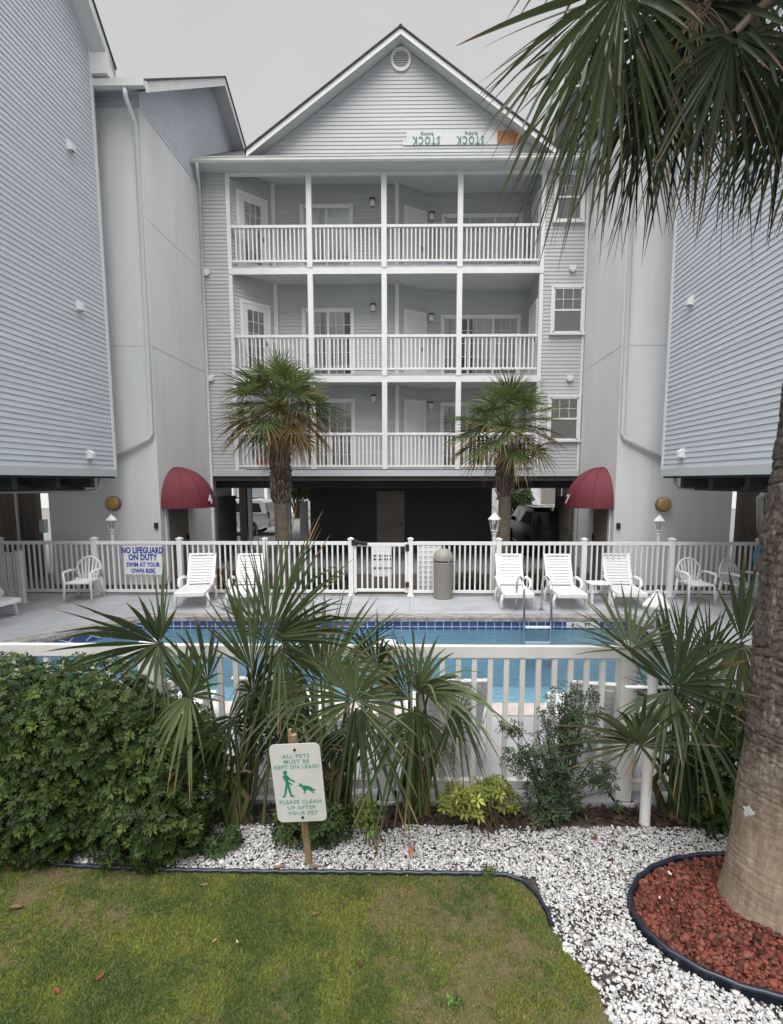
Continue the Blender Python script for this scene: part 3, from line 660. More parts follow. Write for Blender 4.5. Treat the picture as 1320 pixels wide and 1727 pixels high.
# something red on the lowest balcony: a flower pot
p_ = thing('flower_pot', 'terracotta planter standing on the lowest balcony floor behind the left palm', 'flower pot', (-4.35, 15.35, 2.88))
MB().lathe((-4.35, 15.35, 2.88), [(0.0, 0.0), (0.10, 0.0), (0.14, 0.24), (0.155, 0.24), (0.155, 0.29), (0.12, 0.29), (0.12, 0.25)], 16, 1.9, 1).build('pot', 'terracotta', p_, autos=True)
MB().lathe((-4.35, 15.35, 2.88), [(0.0, 0.252), (0.115, 0.252)], 16, 1.9, 1).build('soil', 'dark', p_)
# ground level (open parking): ceiling, dark core, columns, partitions
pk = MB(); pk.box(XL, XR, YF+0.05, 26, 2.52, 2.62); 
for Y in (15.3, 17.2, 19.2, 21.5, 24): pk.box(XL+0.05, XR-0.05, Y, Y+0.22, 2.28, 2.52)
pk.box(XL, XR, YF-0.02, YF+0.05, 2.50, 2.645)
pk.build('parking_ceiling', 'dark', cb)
cx0, cx1 = at(523, 860, 17.6).x, at(829, 860, 17.6).x
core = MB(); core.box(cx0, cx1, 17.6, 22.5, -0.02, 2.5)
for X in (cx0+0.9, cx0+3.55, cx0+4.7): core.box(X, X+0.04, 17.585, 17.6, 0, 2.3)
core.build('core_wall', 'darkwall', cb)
dd = MB().box(at(635, 860, 17.55).x, at(682, 860, 17.55).x, 17.55, 17.598, 0, at(650, 828, 17.55).z).build('door', 'metaldoor', cb)
MB().box(at(677, 860, 17.5).x-0.03, at(677, 860, 17.5).x+0.03, 17.5, 17.548, 0.95, 1.05).build('handle', 'black', dd)
for (x, w_, mname, Y) in ((411, 0.24, 'brownwall', 18.2), (422, 0.13, 'band', 17.8), (484, 0.22, 'band', 16.2), (940, 0.16, 'brownwall', 18.0)):
    X = at(x, 860, Y).x; MB().box(X-w_/2, X+w_/2, Y-w_/2, Y+w_/2, -0.02, 2.3).build('column', mname, cb)
for s_, X in ((1, XL+0.12), (-1, XR-0.16)):
    q = MB(); 
    for k in range(7):
        y = 15.15+k*0.22; q.box(X, X+0.03, y, y+0.205, 0.05, 1.95)
    for z in (0.35, 1.05, 1.75): q.box(X-0.02, X+0.05, 15.12, 16.68, z, z+0.07)
    q.box(X, X+0.04, 15.1, 16.7, 1.95, 2.02)
    q.build('storage_partition', 'darkwall' if s_ == 1 else 'brownwall', cb)

# ================================================================ SIDE WINGS
uv = Vector((0.02565, 0.99967, 0))          # run of the wing walls, away from the street
def wing(sd, label, cor, sty, stx, xfar):
    """sd=-1 left, +1 right. cor: far corner of the sided wall; sty/stx: stucco block face and inner corner"""
    r_ = thing('apartment_wing', label, 'building', (cor[0]+sd*3, 8, 0)); C0 = Vector((cor[0], cor[1], 0))
    u = -uv; n_ = Vector((-sd*uv.y, sd*uv.x, 0))
    Lw, zb, ze, s1 = 8.6, 2.755, 11.40, 1.10
    top = lambda s_: ze+s1*min(s_, Lw-s_)
    lo = lambda z: 0 if z <= ze else (z-ze)/s1
    hi = lambda z: Lw if z <= ze else Lw-(z-ze)/s1
    mb = MB(); zt = ze+s1*Lw/2
    # sided wall, far stretch; a butt joint further on shows as a small step
    siding(mb, C0, u, n_, zb, zt, lo, hi)
    W_ = Vector((0, 0, 1))
    mb.add([C0+W_*zb-n_*0.01, C0+u*Lw+W_*zb-n_*0.01, C0+u*Lw+W_*ze-n_*0.01, C0+u*(Lw/2)+W_*zt-n_*0.01, C0+W_*ze-n_*0.01], [(0, 1, 2, 3, 4)])
    mb.build('wall_siding', 'siding', r_)
    jt = MB(); zz = zb; k = 0
    while zz < ze:
        s_ = [3.05, 2.72, 2.98, 2.62][(k//7) % 4]; jt.obox(C0, u, n_, W_, s_-0.004, s_+0.03, 0.0, 0.0075, zz+0.003, zz+PITCH-0.004)
        k += 1; zz += PITCH
    jt.build('siding_joint', 'siding', r_)
    # body behind the wall (back and street faces, dark underside)
    bd = MB(); d_ = -n_; D = 7.5
    bd.quad(C0+W_*zb, C0+d_*D+W_*zb, C0+d_*D+W_*ze, C0+W_*ze)
    bd.quad(C0+u*Lw+W_*zb, C0+u*Lw+d_*D+W_*zb, C0+u*Lw+d_*D+W_*ze, C0+u*Lw+W_*ze)
    bd.build('end_walls', 'siding', r_)
    MB().obox(C0, u, n_, W_, -0.02, Lw, -0.02, 0.03, 2.60, zb+0.004).build('band_board', 'band', r_)
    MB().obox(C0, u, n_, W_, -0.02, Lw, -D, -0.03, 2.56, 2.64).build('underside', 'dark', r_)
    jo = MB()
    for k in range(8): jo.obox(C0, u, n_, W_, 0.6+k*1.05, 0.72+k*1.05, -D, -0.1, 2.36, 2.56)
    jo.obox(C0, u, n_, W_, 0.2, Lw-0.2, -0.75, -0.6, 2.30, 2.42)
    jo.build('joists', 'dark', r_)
    ct = MB(); ct.obox(C0, u, n_, W_, -0.03, 0.045, -0.05, 0.03, 2.74, ze+0.05); ct.build('corner_trim', 'trim', r_)
    # rake: soffit, fascia, roof
    so_, fa, ro = MB(), MB(), MB(); ov = 0.34
    for (sa, sb) in ((-0.30, Lw/2), (Lw/2, Lw+0.3)):
        za_, zb_ = (ze+s1*sa, ze+s1*sb) if sa < 1 else (ze+s1*(Lw-sa), ze+s1*(Lw-sb))
        A, B = C0+u*sa+W_*za_, C0+u*sb+W_*zb_
        so_.quad(A, B, B+n_*ov, A+n_*ov)
        E = W_*0.20; fa.add([A+n_*ov-W_*0.02, B+n_*ov-W_*0.02, B+n_*ov+E, A+n_*ov+E, A+n_*(ov+0.03)-W_*0.02, B+n_*(ov+0.03)-W_*0.02, B+n_*(ov+0.03)+E, A+n_*(ov+0.03)+E], [(4, 5, 6, 7), (0, 1, 5, 4), (3, 2, 6, 7), (0, 3, 7, 4), (1, 2, 6, 5)])
        G = W_*0.205; Hh = W_*0.25
        a_, b2 = A+n_*(ov+0.06), B+n_*(ov+0.06); c_, e_ = A+d_*D, B+d_*D
        ro.add([a_+G, b2+G, e_+G, c_+G, a_+Hh, b2+Hh, e_+Hh, c_+Hh], [(0, 1, 5, 4), (4, 5, 6, 7), (3, 2, 1, 0), (0, 4, 7, 3), (1, 2, 6, 5)])
    so_.build('soffit', 'soffit', r_); fa.build('fascia', 'trim', r_); ro.build('roof', 'shingle', r_)
    # eave return box at the far corner and gutter
    MB().obox(C0, u, n_, W_, -0.30, 0.03, 0.0, ov+0.03, ze-0.42, ze-0.02).build('eave_return', 'trim', r_)
    ge = MB(); ge.obox(C0, u, n_, W_, -0.42, -0.305, -1.2, ov+0.04, ze-0.42, ze-0.29); ge.build('gutter', 'gutter', r_)
    # dryer vents on the wall
    for (s_, z) in (((0.86, 9.05), (0.90, 6.02), (0.88, 3.05)) if sd < 0 else ((0.83, 9.05), (0.83, 5.98), (0.84, 3.05))):
        v_ = MB(); v_.obox(C0, u, n_, W_, s_-0.09, s_+0.09, 0.01, 0.03, z-0.10, z+0.10)
        O = C0+u*s_+W_*z
        v_.add([O+u*-0.07+n_*0.03+W_*0.09, O+u*0.07+n_*0.03+W_*0.09, O+u*0.05+n_*0.11+W_*0.03, O+u*-0.05+n_*0.11+W_*0.03, O+u*-0.07+n_*0.03-W_*0.08, O+u*0.07+n_*0.03-W_*0.08, O+u*0.05+n_*0.11-W_*0.08, O+u*-0.05+n_*0.11-W_*0.08],
               [(0, 1, 2, 3), (3, 2, 6, 7), (0, 3, 7, 4), (1, 5, 6, 2)])
        v_.build('wall_vent', 'trim', r_)
    # stucco stair block
    I0 = Vector((stx, sty, 0)); xo = xfar
    zs = 10.66; sb_ = MB()
    def P3(x, s_, z): return (x, sty+s_, z)
    far = I0+uv*4.6
    x0_, x1_ = stx, xo
    sb_.quad((x0_, sty, -0.02), (x1_, sty, -0.02), (x1_, sty, zs), (x0_, sty, zs))
    sb_.quad((x0_, sty, -0.02), (far.x, far.y, -0.02), (far.x, far.y, zs), (x0_, sty, zs))
    sb_.quad((x1_, sty, -0.02), (x1_, far.y, -0.02), (x1_, far.y, zs), (x1_, sty, zs))
    sb_.quad((x1_, far.y, -0.02), (far.x, far.y, -0.02), (far.x, far.y, zs), (x1_, far.y, zs))
    sb_.build('stucco_wall', 'stucco', r_)
    ns = Vector((-sd*uv.y, sd*uv.x, 0))
    ct = MB(); ct.obox(I0, uv, ns, W_, 0.0, 3.0, 0.0, 0.004, 5.60, 5.615); ct.obox(I0, uv, ns, W_, 0.0, 3.0, 0.0, 0.0035, 8.4, 8.412)
    ct.obox((x1_, sty, 0), (-sd, 0, 0), (0, -1, 0), W_, 0, abs(x1_-x0_), 0, 0.004, 5.60, 5.612); ct.build('control_joint', 'band', r_)
    # sided gable above the stucco on the inner side
    zl, ztp, Lg = zs, 14.15, 4.25; sl = (ztp-11.0)/Lg
    up_ = MB()
    lo2 = lambda z: 0 if z < 11.0 else (z-11.0)/sl
    hi2 = lambda z: Lg+(ztp-z)/0.56 if z > 12.2 else Lg+(ztp-12.2)/0.56
    siding(up_, I0, uv, ns, zl, ztp, lo2, hi2)
    up_.add([I0+W_*zl-ns*0.01, I0+uv*7.6+W_*zl-ns*0.01, I0+uv*7.6+W_*12.2-ns*0.01, I0+uv*Lg+W_*ztp-ns*0.01, I0+W_*11.0-ns*0.01], [(0, 1, 2, 3, 4)])
    siding(up_, (x0_, sty, 0), (sd, 0, 0), (0, -1, 0), zs, 11.05, lambda z: 0, lambda z: abs(x1_-x0_))
    up_.quad((x0_, sty+0.01, zs), (x1_, sty+0.01, zs), (x1_, sty+0.01, 11.1), (x0_, sty+0.01, 11.1))
    up_.build('gable_siding', 'siding', r_)
    so_, fa, ro = MB(), MB(), MB(); ov = 0.36
    for (sa, za_, sb2, zb_) in ((-0.36, 11.0-0.36*sl, Lg, ztp), (Lg, ztp, 7.9, ztp-0.56*(7.9-Lg))):
        A, B = I0+uv*sa+W_*za_, I0+uv*sb2+W_*zb_
        so_.quad(A, B, B+ns*ov, A+ns*ov); E = W_*0.2
        fa.add([A+ns*ov-W_*0.02, B+ns*ov-W_*0.02, B+ns*ov+E, A+ns*ov+E, A+ns*(ov+0.03)-W_*0.02, B+ns*(ov+0.03)-W_*0.02, B+ns*(ov+0.03)+E, A+ns*(ov+0.03)+E], [(4, 5, 6, 7), (0, 1, 5, 4), (3, 2, 6, 7), (0, 3, 7, 4), (1, 2, 6, 5)])
        G, Hh = W_*0.205, W_*0.25; a_, b2 = A+ns*(ov+0.06), B+ns*(ov+0.06); c_, e_ = A-ns*6, B-ns*6
        ro.add([a_+G, b2+G, e_+G, c_+G, a_+Hh, b2+Hh, e_+Hh, c_+Hh], [(0, 1, 5, 4), (4, 5, 6, 7), (3, 2, 1, 0), (0, 4, 7, 3), (1, 2, 6, 5)])
    # front eave soffit
    e0, e1 = stx-sd*0.36, x1_
    so_.quad((e0, sty-0.36, 10.98), (e1, sty-0.36, 10.98), (e1, sty, 10.98), (e0, sty, 10.98))
    so_.build('soffit', 'soffit', r_); fa.build('fascia', 'trim', r_); ro.build('roof', 'shingle', r_)
    ge = MB(); ge.box(min(e0, e1), max(e0, e1), sty-0.48, sty-0.36, 10.78, 10.92); ge.build('gutter', 'gutter', r_)
    # downspout: from the eave down the corner, slanting back under the sided wing
    xd = stx+sd*0.06
    ds = MB(); ds.tube([(xd, sty-0.42, 10.80), (xd, sty-0.42, 10.62), (xd, sty-0.07, 10.30), (xd, sty-0.07, 3.62), (xd+sd*0.05, sty-0.07, 3.5), (xd+sd*1.1, sty-0.07, 2.95)], 0.048, 8, True); ds.build('downspout', 'stucco', r_, smooth=True)
    # round amber wall light
    P = at(191, 849, sty-0.05) if sd < 0 else at(1118, 851, sty-0.05)
    k = MB(); N_ = 28; vs = []
    for (rr, yy) in ((0.175, 0.05), (0.175, -0.04), (0.15, -0.06)): vs += [(P.x+rr*cos(2*pi*i/N_), sty-0.05+yy, P.z+rr*sin(2*pi*i/N_)) for i in range(N_)]
    k.add(vs, [(j*N_+i, j*N_+(i+1) % N_, (j+1)*N_+(i+1) % N_, (j+1)*N_+i) for j in range(2) for i in range(N_)]); rim = k.build('wall_light', 'olive_rim', r_, smooth=True)
    k = MB(); vs = []
    for j in range(6):
        an = pi/2*j/5; vs += [(P.x+0.152*cos(an)*cos(2*pi*i/N_), sty-0.11-0.045*sin(an), P.z+0.152*cos(an)*sin(2*pi*i/N_)) for i in range(N_)]
    k.add(vs, [(j*N_+i, j*N_+(i+1) % N_, (j+1)*N_+(i+1) % N_, (j+1)*N_+i) for j in range(5) for i in range(N_)]); k.build('lens', 'amber', rim, smooth=True)
    # keypad on the corner
    kx = stx+sd*0.10
    MB().box(kx-0.045, kx+0.045, sty-0.05, sty-0.002, 1.36, 1.5).build('keypad', 'black', r_, bevel=0.006)
    # recessed entrance under the awning
    dr = MB(); dr.obox(I0, uv, ns, W_, 0.22, 1.45, 0.0, 0.03, 0, 2.15); dfr = dr.build('entrance', 'trim', r_)
    MB().obox(I0, uv, ns, W_, 0.32, 1.35, 0.032, 0.04, 0.02, 2.05).build('door', 'metaldoor', dfr)
    MB().obox(I0, uv, ns, W_, 1.22, 1.27, 0.042, 0.09, 0.95, 1.1).build('handle', 'black', dfr)
    # dome awning: quarter sphere against the inner wall
    cA = I0+uv*0.92; aw = MB(); na, nb = 24, 10; az0, hh, rx, ry = 1.86, 0.98, 0.92, 0.86
    vs = []
    for i in range(na+1):
        al = pi*i/na
        for j in range(nb+1):
            be = pi/2*j/nb; rib = 1-0.018*abs(sin(al*6))
            vs.append(cA+uv*(-cos(al)*cos(be)*ry*rib)+ns*(sin(al)*cos(be)*rx*rib+0.0)+W_*(az0+hh*sin(be)*rib))
    aw.add(vs, [(i*(nb+1)+j, (i+1)*(nb+1)+j, (i+1)*(nb+1)+j+1, i*(nb+1)+j+1) for i in range(na) for j in range(nb)])
    vs2 = []
    for i in range(na+1):
        al = pi*i/na; q = cA+uv*(-cos(al)*ry)+ns*(sin(al)*rx); vs2 += [q+W_*az0, q+W_*(az0-0.035)]
    aw.add(vs2, [(2*i, 2*i+2, 2*i+3, 2*i+1) for i in range(na)])
    aw_ = aw.build('awning', 'awning', r_, autos=True)
    rb = MB()
    for i in range(0, na+1, 4):
        al = pi*i/na; rb.tube([cA+uv*(-cos(al)*cos(pi/2*j/nb)*ry*1.004)+ns*(sin(al)*cos(pi/2*j/nb)*rx*1.004)+W_*(az0+hh*sin(pi/2*j/nb)*1.004) for j in range(nb+1)], 0.009, 5, False)
    rb.build('rib', 'awning', aw_, smooth=True)
    ch = '4' if sd < 0 else '7'
    al = radians(78); cq = cA+uv*(-cos(al)*ry*1.0)+ns*(sin(al)*rx*1.0)
    tang = (uv*(sin(al)*ry)+ns*(cos(al)*rx)).normalized(); outn = (uv*(-cos(al)/ry)+ns*(sin(al)/rx)).normalized()
    upv = (Vector((0, 0, 1))-outn*0.22).normalized()
    if sd < 0: tx = Vector((-outn.y, outn.x, 0))
    else: tx = Vector((-outn.y, outn.x, 0))
    text_obj(ch, 0.30, 'chair', 'number', aw_, cq+outn*0.004+W_*(az0+0.17), tx, upv, bold=0.012, lift=0.012)
    return r_
LW = wing(-1, 'left wing with blue grey siding, white stucco stair tower and red dome awning', (-6.717, 11.5), 12.0, -5.985, at(83, 860, 12.0).x)
RW = wing(1, 'right wing with blue grey siding beside the big palm, stucco tower and red dome awning', (5.514, 11.17), 12.1, 4.885, at(1233, 860, 12.1).x)

# ---- under the wings: pipes, plank walls, columns
def underwing(sd, root, Y0, xs_planks, pipe):
    q = MB()
    for (a, b_) in xs_planks: q.box(min(a, b_), max(a, b_), 13.2, 13.3, -0.02, 2.5)
    q.build('plank_wall', 'brownwall', root)
    q = MB()
    for (a, b_) in xs_planks:
        x = min(a, b_)+0.1
        while x < max(a, b_): q.box(x-0.03, x+0.03, 13.14, 13.2, -0.02, 2.45); x += 0.40
    q.build('batten', 'band', root)
    q = MB(); q.tube(pipe, 0.035, 8); q.build('drain_pipe', 'pipe', root, smooth=True)
xa = at(62, 860, 13.2).x
underwing(-1, LW, 0, [(xa-5, xa)], [at(168, 800, 11.3), at(168, 822, 11.3), at(163, 827, 11.3), at(150, 829, 11.3), at(-60, 830, 11.35)])
for x in (107,): q = MB(); q.tube([at(x, 800, 11.1), at(x+1, 819, 11.1)], 0.03, 8); q.tube([at(113, 802, 11.1), at(117, 808, 11.1)], 0.03, 8); q.build('vent_pipe', 'vinyl', LW, smooth=True)
xb = at(1246, 860, 13.2).x
underwing(1, RW, 0, [(xb, xb+5)], [at(1138, 803, 11.0), at(1138, 818, 11.0), at(1143, 824, 11.0), at(1160, 825, 11.0), at(1330, 826, 11.2)])
q = MB(); q.tube([at(1182, 800, 11.0), at(1182, 817, 11.0)], 0.03, 8); q.build('vent_pipe', 'vinyl', RW, smooth=True)
q = MB(); q.tube([at(1330, 833, 11.9), at(1287, 833, 11.9), at(1281, 840, 11.9), gr(1280, 960)], 0.075, 10); q.build('drain_pipe', 'pipe', RW, smooth=True)
for (x, Y, root) in ((2, 12.6, LW), (60, 13.0, LW), (1250, 12.7, RW), (1268, 13.0, RW)):
    X = at(x, 860, Y).x; MB().box(X-0.09, X+0.09, Y-0.09, Y+0.09, -0.02, 2.5).build('column', 'brownwall', root)
X = at(72, 895, 13.05).x; MB().box(X-0.12, X+0.12, 12.95, 13.1, 1.15, 1.5).build('meter_box', 'band', LW, bevel=0.01)

# ================================================================ BEYOND THE PARKING
def vehicle(name, label, loc, rz, paint, Ln=4.6, Wd=1.85, Ht=1.75):
    r_ = thing(name, label, 'car', (0, 0, 0)); hw = Wd/2; x0, x1 = -Ln/2, Ln/2      # rear at x0
    lower = [(x0, 0.42), (x0-0.03, 0.75), (x0+0.02, 1.02), (x1-1.25, 1.06), (x1-0.25, 0.92), (x1, 0.70), (x1, 0.40), (x1-0.5, 0.30), (x0+0.4, 0.30)]
    b = MB(); n = len(lower)
    secs = [(-hw+0.06, 0.97), (-hw, 1.0), (hw, 1.0), (hw-0.06, 0.97)]
    vs = []
    for y, k in ((-hw+0.05, 0.985), (-hw, 1.0), (hw, 1.0), (hw-0.05, 0.985)):
        vs += [(x*k, y, z) for x, z in lower]
    b.add(vs, [(j*n+i, j*n+(i+1) % n, (j+1)*n+(i+1) % n, (j+1)*n+i) for j in range(3) for i in range(n)]+[tuple(range(n-1, -1, -1)), tuple(3*n+i for i in range(n))])
    up_ = [(x0+0.02, 1.02), (x0+0.16, Ht-0.12), (x0+0.42, Ht), (x1-2.1, Ht-0.02), (x1-1.75, Ht-0.10), (x1-1.0, 1.06)]; m_ = len(up_)
    ins = 0.17; vs = []
    for sgn in (-1, 1):
        vs += [(x, sgn*(hw-(ins*(z-1.02)/(Ht-1.02))), z) for x, z in up_]
    b.add(vs, [(i, i+1, m_+i+1, m_+i) for i in range(m_-1)]+[tuple(range(m_-1, -1, -1)), tuple(m_+i for i in range(m_))])
    body = b.build('body', paint, r_, bevel=0.05)
    W = lambda x, z, s_: (x, s_*(hw-(ins*(z-1.02)/(Ht-1.02))+0.012), z)
    for s_ in (-1, 1):
        for (a, c, a2, c2) in ((x0+0.28, x0+1.15, x0+0.42, x0+1.15), (x0+1.22, x1-2.45, x0+1.22, x1-2.45), (x1-2.38, x1-1.25, x1-2.38, x1-1.88)):
            g = MB(); g.quad(W(a, 1.10, s_), W(c, 1.10, s_), W(c2, Ht-0.16, s_), W(a2, Ht-0.16, s_)); g.build('side_window', 'carglass', r_)
    g = MB(); g.quad((x0+0.03, -hw+0.18, 1.12), (x0+0.03, hw-0.18, 1.12), (x0+0.125, hw-0.26, Ht-0.16), (x0+0.125, -hw+0.26, Ht-0.16)); g.build('rear_window', 'carglass', r_)
    for s_ in (-1, 1):
        MB().box(x0-0.045, x0+0.10, s_*(hw-0.16)-0.09, s_*(hw-0.16)+0.09+0.02*s_, 0.78, 1.10).build('tail_light', 'red' if paint != 'carblack' else 'carglass', r_, bevel=0.01)
        MB().box(x1-1.35, x1-1.15, s_*(hw+0.09)-0.09, s_*(hw+0.09)+0.09, 1.06, 1.22).build('mirror', paint, r_, bevel=0.03)
        for wx in (x0+0.85, x1-0.9):
            q = MB(); q.tube([(wx, s_*(hw-0.22), 0.35), (wx, s_*(hw+0.01), 0.35)], 0.35, 24); wh = q.build('wheel', 'tyre', r_, bevel=0.02)
            q = MB(); q.tube([(wx, s_*(hw-0.02), 0.35), (wx, s_*(hw+0.02), 0.35)], 0.21, 16); q.build('rim', 'steel', wh)
    MB().box(x0-0.08, x0, -hw+0.08, hw-0.08, 0.38, 0.60).build('bumper', 'black' if paint == 'carblack' else paint, r_, bevel=0.03)
    MB().box(x0+0.55, x1-2.2, -hw+0.26, -hw+0.30, Ht+0.03, Ht+0.06).build('roof_rail', 'black', r_)
    MB().box(x0+0.55, x1-2.2, hw-0.30, hw-0.26, Ht+0.03, Ht+0.06).build('roof_rail', 'black', r_)
    r_.location = loc; r_.rotation_euler = (0, 0, rz); return r_
X = at(457, 880, 23.5).x
vehicle('parked_car', 'white estate car with dark windows parked behind the left palm', (X-2.35, 23.9, -0.02), radians(180), 'carwhite', 4.7, 1.85, 1.66)
X = at(896, 880, 15.9).x
vehicle('parked_car', 'black car with its rear hatch toward the pool in the right parking bay', (X+0.98, 18.45, -0.02), radians(90), 'carblack', 4.6, 1.85, 1.66)
def house(name, label, x0, x1, y0, y1, h, wallm, roofz, porch=False, wins=(), group=None):
    r_ = thing(name, label, 'house', ((x0+x1)/2, (y0+y1)/2, 0), group)
    s_ = MB(); siding(s_, (0, y0, 0), (1, 0, 0), (0, -1, 0), 0, h, lambda z: x0, lambda z: x1, pitch=0.16); s_.box(x0, x1, y0+0.01, y1, 0, h); s_.build('wall', wallm, r_)
    ro = MB(); ro.prism([(x0-0.4, y0-0.5, h), (x0-0.4, y1+0.5, h), (x0-0.4, (y0+y1)/2, h+roofz)], (x1-x0+0.8, 0, 0)); ro.build('roof', 'shingle', r_)
    for (a, b_, c, d_) in wins:
        q = MB(); q.box(a-0.1, b_+0.1, y0-0.06, y0-0.01, c-0.1, d_+0.1); f_ = q.build('window', 'trim', r_)
        q = MB(); q.box(a, b_, y0-0.07, y0-0.062, c, d_); q.build('pane', 'carglass', f_)
        q = MB(); q.box((a+b_)/2-0.03, (a+b_)/2+0.03, y0-0.085, y0-0.072, c, d_); q.box(a, b_, y0-0.084, y0-0.0725, (c+d_)/2-0.03, (c+d_)/2+0.03); q.build('sash', 'trim', f_)
    if porch:
        q = MB(); n = 5
        for k in range(n): X = x0+0.3+(x1-x0-0.6)*k/(n-1); q.box(X-0.11, X+0.11, y0-2.0, y0-1.78, 0, 2.9)
        q.build('porch_post', 'trim', r_)
        MB().box(x0-0.1, x1+0.1, y0-2.1, y0-0.02, 2.9, 3.3).build('porch_roof', 'trim', r_)
        MB().box(x0, x1, y0-2.05, y0-0.03, 0.0, 0.45).build('porch_deck', 'trim', r_)
    return r_
HX = lambda x, Y: at(x, 850, Y).x
house('white_house', 'white house with a deep porch seen past the black car', HX(905, 40), HX(905, 40)+9, 40, 48, 6.5, 'trim', 2.5, True, ((HX(905, 40)+1, HX(905, 40)+1.9, 0.9, 2.4), (HX(905, 40)+3, HX(905, 40)+4.0, 3.8, 5.2)))
house('white_house', 'small white sided house between the right palm and the black car', HX(838, 46), HX(900, 46), 46, 54, 5.6, 'carwhite', 2.3, False, ((HX(880, 46), HX(880, 46)+1.0, 3.0, 4.6), (HX(842, 46), HX(852, 46), 1.0, 4.4)))
house('grey_house', 'pale grey house with an upper deck seen above the white estate car', HX(400, 42), HX(520, 42), 42, 50, 6.4, 'siding', 2.4, True, ((HX(440, 42), HX(450, 42), 3.6, 4.9), (HX(500, 42), HX(508, 42), 0.8, 3.0)))
house('white_house', 'white house with stacked decks seen left of the white estate car', HX(300, 44), HX(398, 44), 44, 52, 7.0, 'trim', 2.4, True, ((HX(385, 44), HX(391, 44), 3.6, 5.0),))
house('white_house', 'white house glimpsed through the gap under the left wing', HX(-60, 46), HX(90, 46), 46, 54, 6.4, 'trim', 2.4)
house('white_house', 'white house glimpsed through the gap under the right wing', HX(1225, 46), HX(1400, 46), 46, 54, 6.4, 'trim', 2.4)
# square plaque on the porch wall
p = at(917, 835, 39.8); sg_ = MB().box(p.x-0.75, p.x+0.75, 37.7, 37.78, p.z-0.62, p.z+0.75).build('wall_plaque', 'metaldoor'); tag(sg_, 'square brown plaque hanging at the porch of the white house', 'plaque')
bp_ = tag(MB().box(p.x-0.02, p.x+0.02, 37.72, 37.76, p.z+0.75, 2.95).build('plaque_hanger', 'black', None), None); bp_.parent = sg_
xr = thing('railing_fence', 'white crossed railing in front of the far white house', 'railing', (HX(895, 36), 36, 0))
q = MB(); xA, xB = HX(878, 36), HX(906, 36)
for k in range(2):
    a, b_ = xA+(xB-xA)*k/2, xA+(xB-xA)*(k+1)/2
    q.bar((a, 36, 0.5+0.7), (b_, 36, 1.3+0.7), 0.05); q.bar((a, 36, 1.3+0.7), (b_, 36, 0.5+0.7), 0.05); q.box(a-0.05, a+0.05, 35.95, 36.05, 0, 2.1)
q.box(xA, xB, 35.97, 36.03, 2.0, 2.08); q.box(xA, xB, 35.97, 36.03, 1.15, 1.22); q.build('rails', 'trim', xr)
wp = at(512, 845, 20.0); pp = thing('white_post', 'white square post with a slanted top beside the dark core wall', 'post', (wp.x, 20, 0))
q = MB(); q.box(wp.x-0.14, wp.x+0.14, 19.86, 20.14, -0.02, wp.z-0.08); q.build('shaft', 'vinyl', pp)
q = MB(); q.prism([(wp.x-0.14, 19.86, wp.z-0.08), (wp.x+0.14, 19.86, wp.z-0.08), (wp.x+0.14, 19.86, wp.z+0.02)], (0, 0.28, 0)); q.build('cap', 'vinyl', pp)

# ================================================================ SIGNS
SGY = FY-0.07
A, B = at(208, 921, SGY), at(274, 969, SGY)
sg_ = thing('pool_sign', 'white sign with blue NO LIFEGUARD ON DUTY lettering on the far fence', 'sign', ((A.x+B.x)/2, SGY, 0))
MB().box(A.x, B.x, SGY-0.006, SGY, B.z, A.z).build('panel', 'signblue_bg', sg_, bevel=0.002)
cx = (A.x+B.x)/2; hgt = A.z-B.z
for tx_, fz, sz, bo, sxx in (('NO LIFEGUARD', 0.845, 0.185, 0.008, 0.70), ('ON DUTY', 0.60, 0.185, 0.008, 0.74), ('SWIM AT YOUR', 0.345, 0.135, 0.005, 0.76), ('OWN RISK', 0.125, 0.135, 0.005, 0.80)):
    text_obj(tx_, sz, 'blue_ink', 'lettering', sg_, (cx, SGY-0.007, B.z+hgt*fz), (1, 0, 0), (0, 0, 1), bold=bo, lift=0.001, sx=sxx)
# pet sign on a leaning wooden stake
base = gr(523, 1457); topP = at(494, 1238, 2.86)
ps = thing('pet_sign', 'white and green pet leash sign leaning on a wooden stake in the pebbles', 'sign', (base.x, base.y, 0))
q = MB(); q.bar((base.x, base.y, -0.05), topP, 0.042, 0.022, up=(0, 1, 0)); q.build('stake', 'wood', ps, bevel=0.003)
q = MB(); q.bar(Vector((topP.x-0.014, topP.y+0.004, topP.z-0.10)), Vector((topP.x-0.018, topP.y+0.004, topP.z+0.03)), 0.016, 0.022); q.build('stake_split', 'wood', ps)
dirv = (Vector(topP)-Vector((base.x, base.y, -0.05))).normalized()
TL, BR, TR, BL = at(455.5, 1253, 2.80), at(553, 1379, 2.87), at(541, 1250, 2.80), at(472, 1383, 2.87)
U = ((TR-TL)+(BR-BL)).normalized(); Vv = ((TL-BL)+(TR-BR)); Vv = (Vv-U*Vv.dot(U)*0.35).normalized()
cS = (TL+TR+BL+BR)/4; wS = ((TR-TL).length+(BR-BL).length)/2; hS = ((TL-BL).length+(TR-BR).length)/2
nS = U.cross(Vv).normalized()
if nS.y > 0: nS = -nS
cS = cS+nS*0.035+Vv*0.014
def sp(a, b_, lift=0.0): return cS+U*(a*wS/2)+Vv*(b_*hS/2)+nS*lift
pts = []; rc = 0.035
for (sx_, sy_, a0) in ((1, 1, 0), (-1, 1, 90), (-1, -1, 180), (1, -1, 270)):
    for k in range(6):
        an = radians(a0+90*k/5); pts.append(cS+U*(sx_*(wS/2-rc)+rc*cos(an))+Vv*(sy_*(hS/2-rc)+rc*sin(an)))
q = MB(); q.prism(pts, -nS*0.003); pl_ = q.build('panel', 'signwhite', ps)
Tn = nS
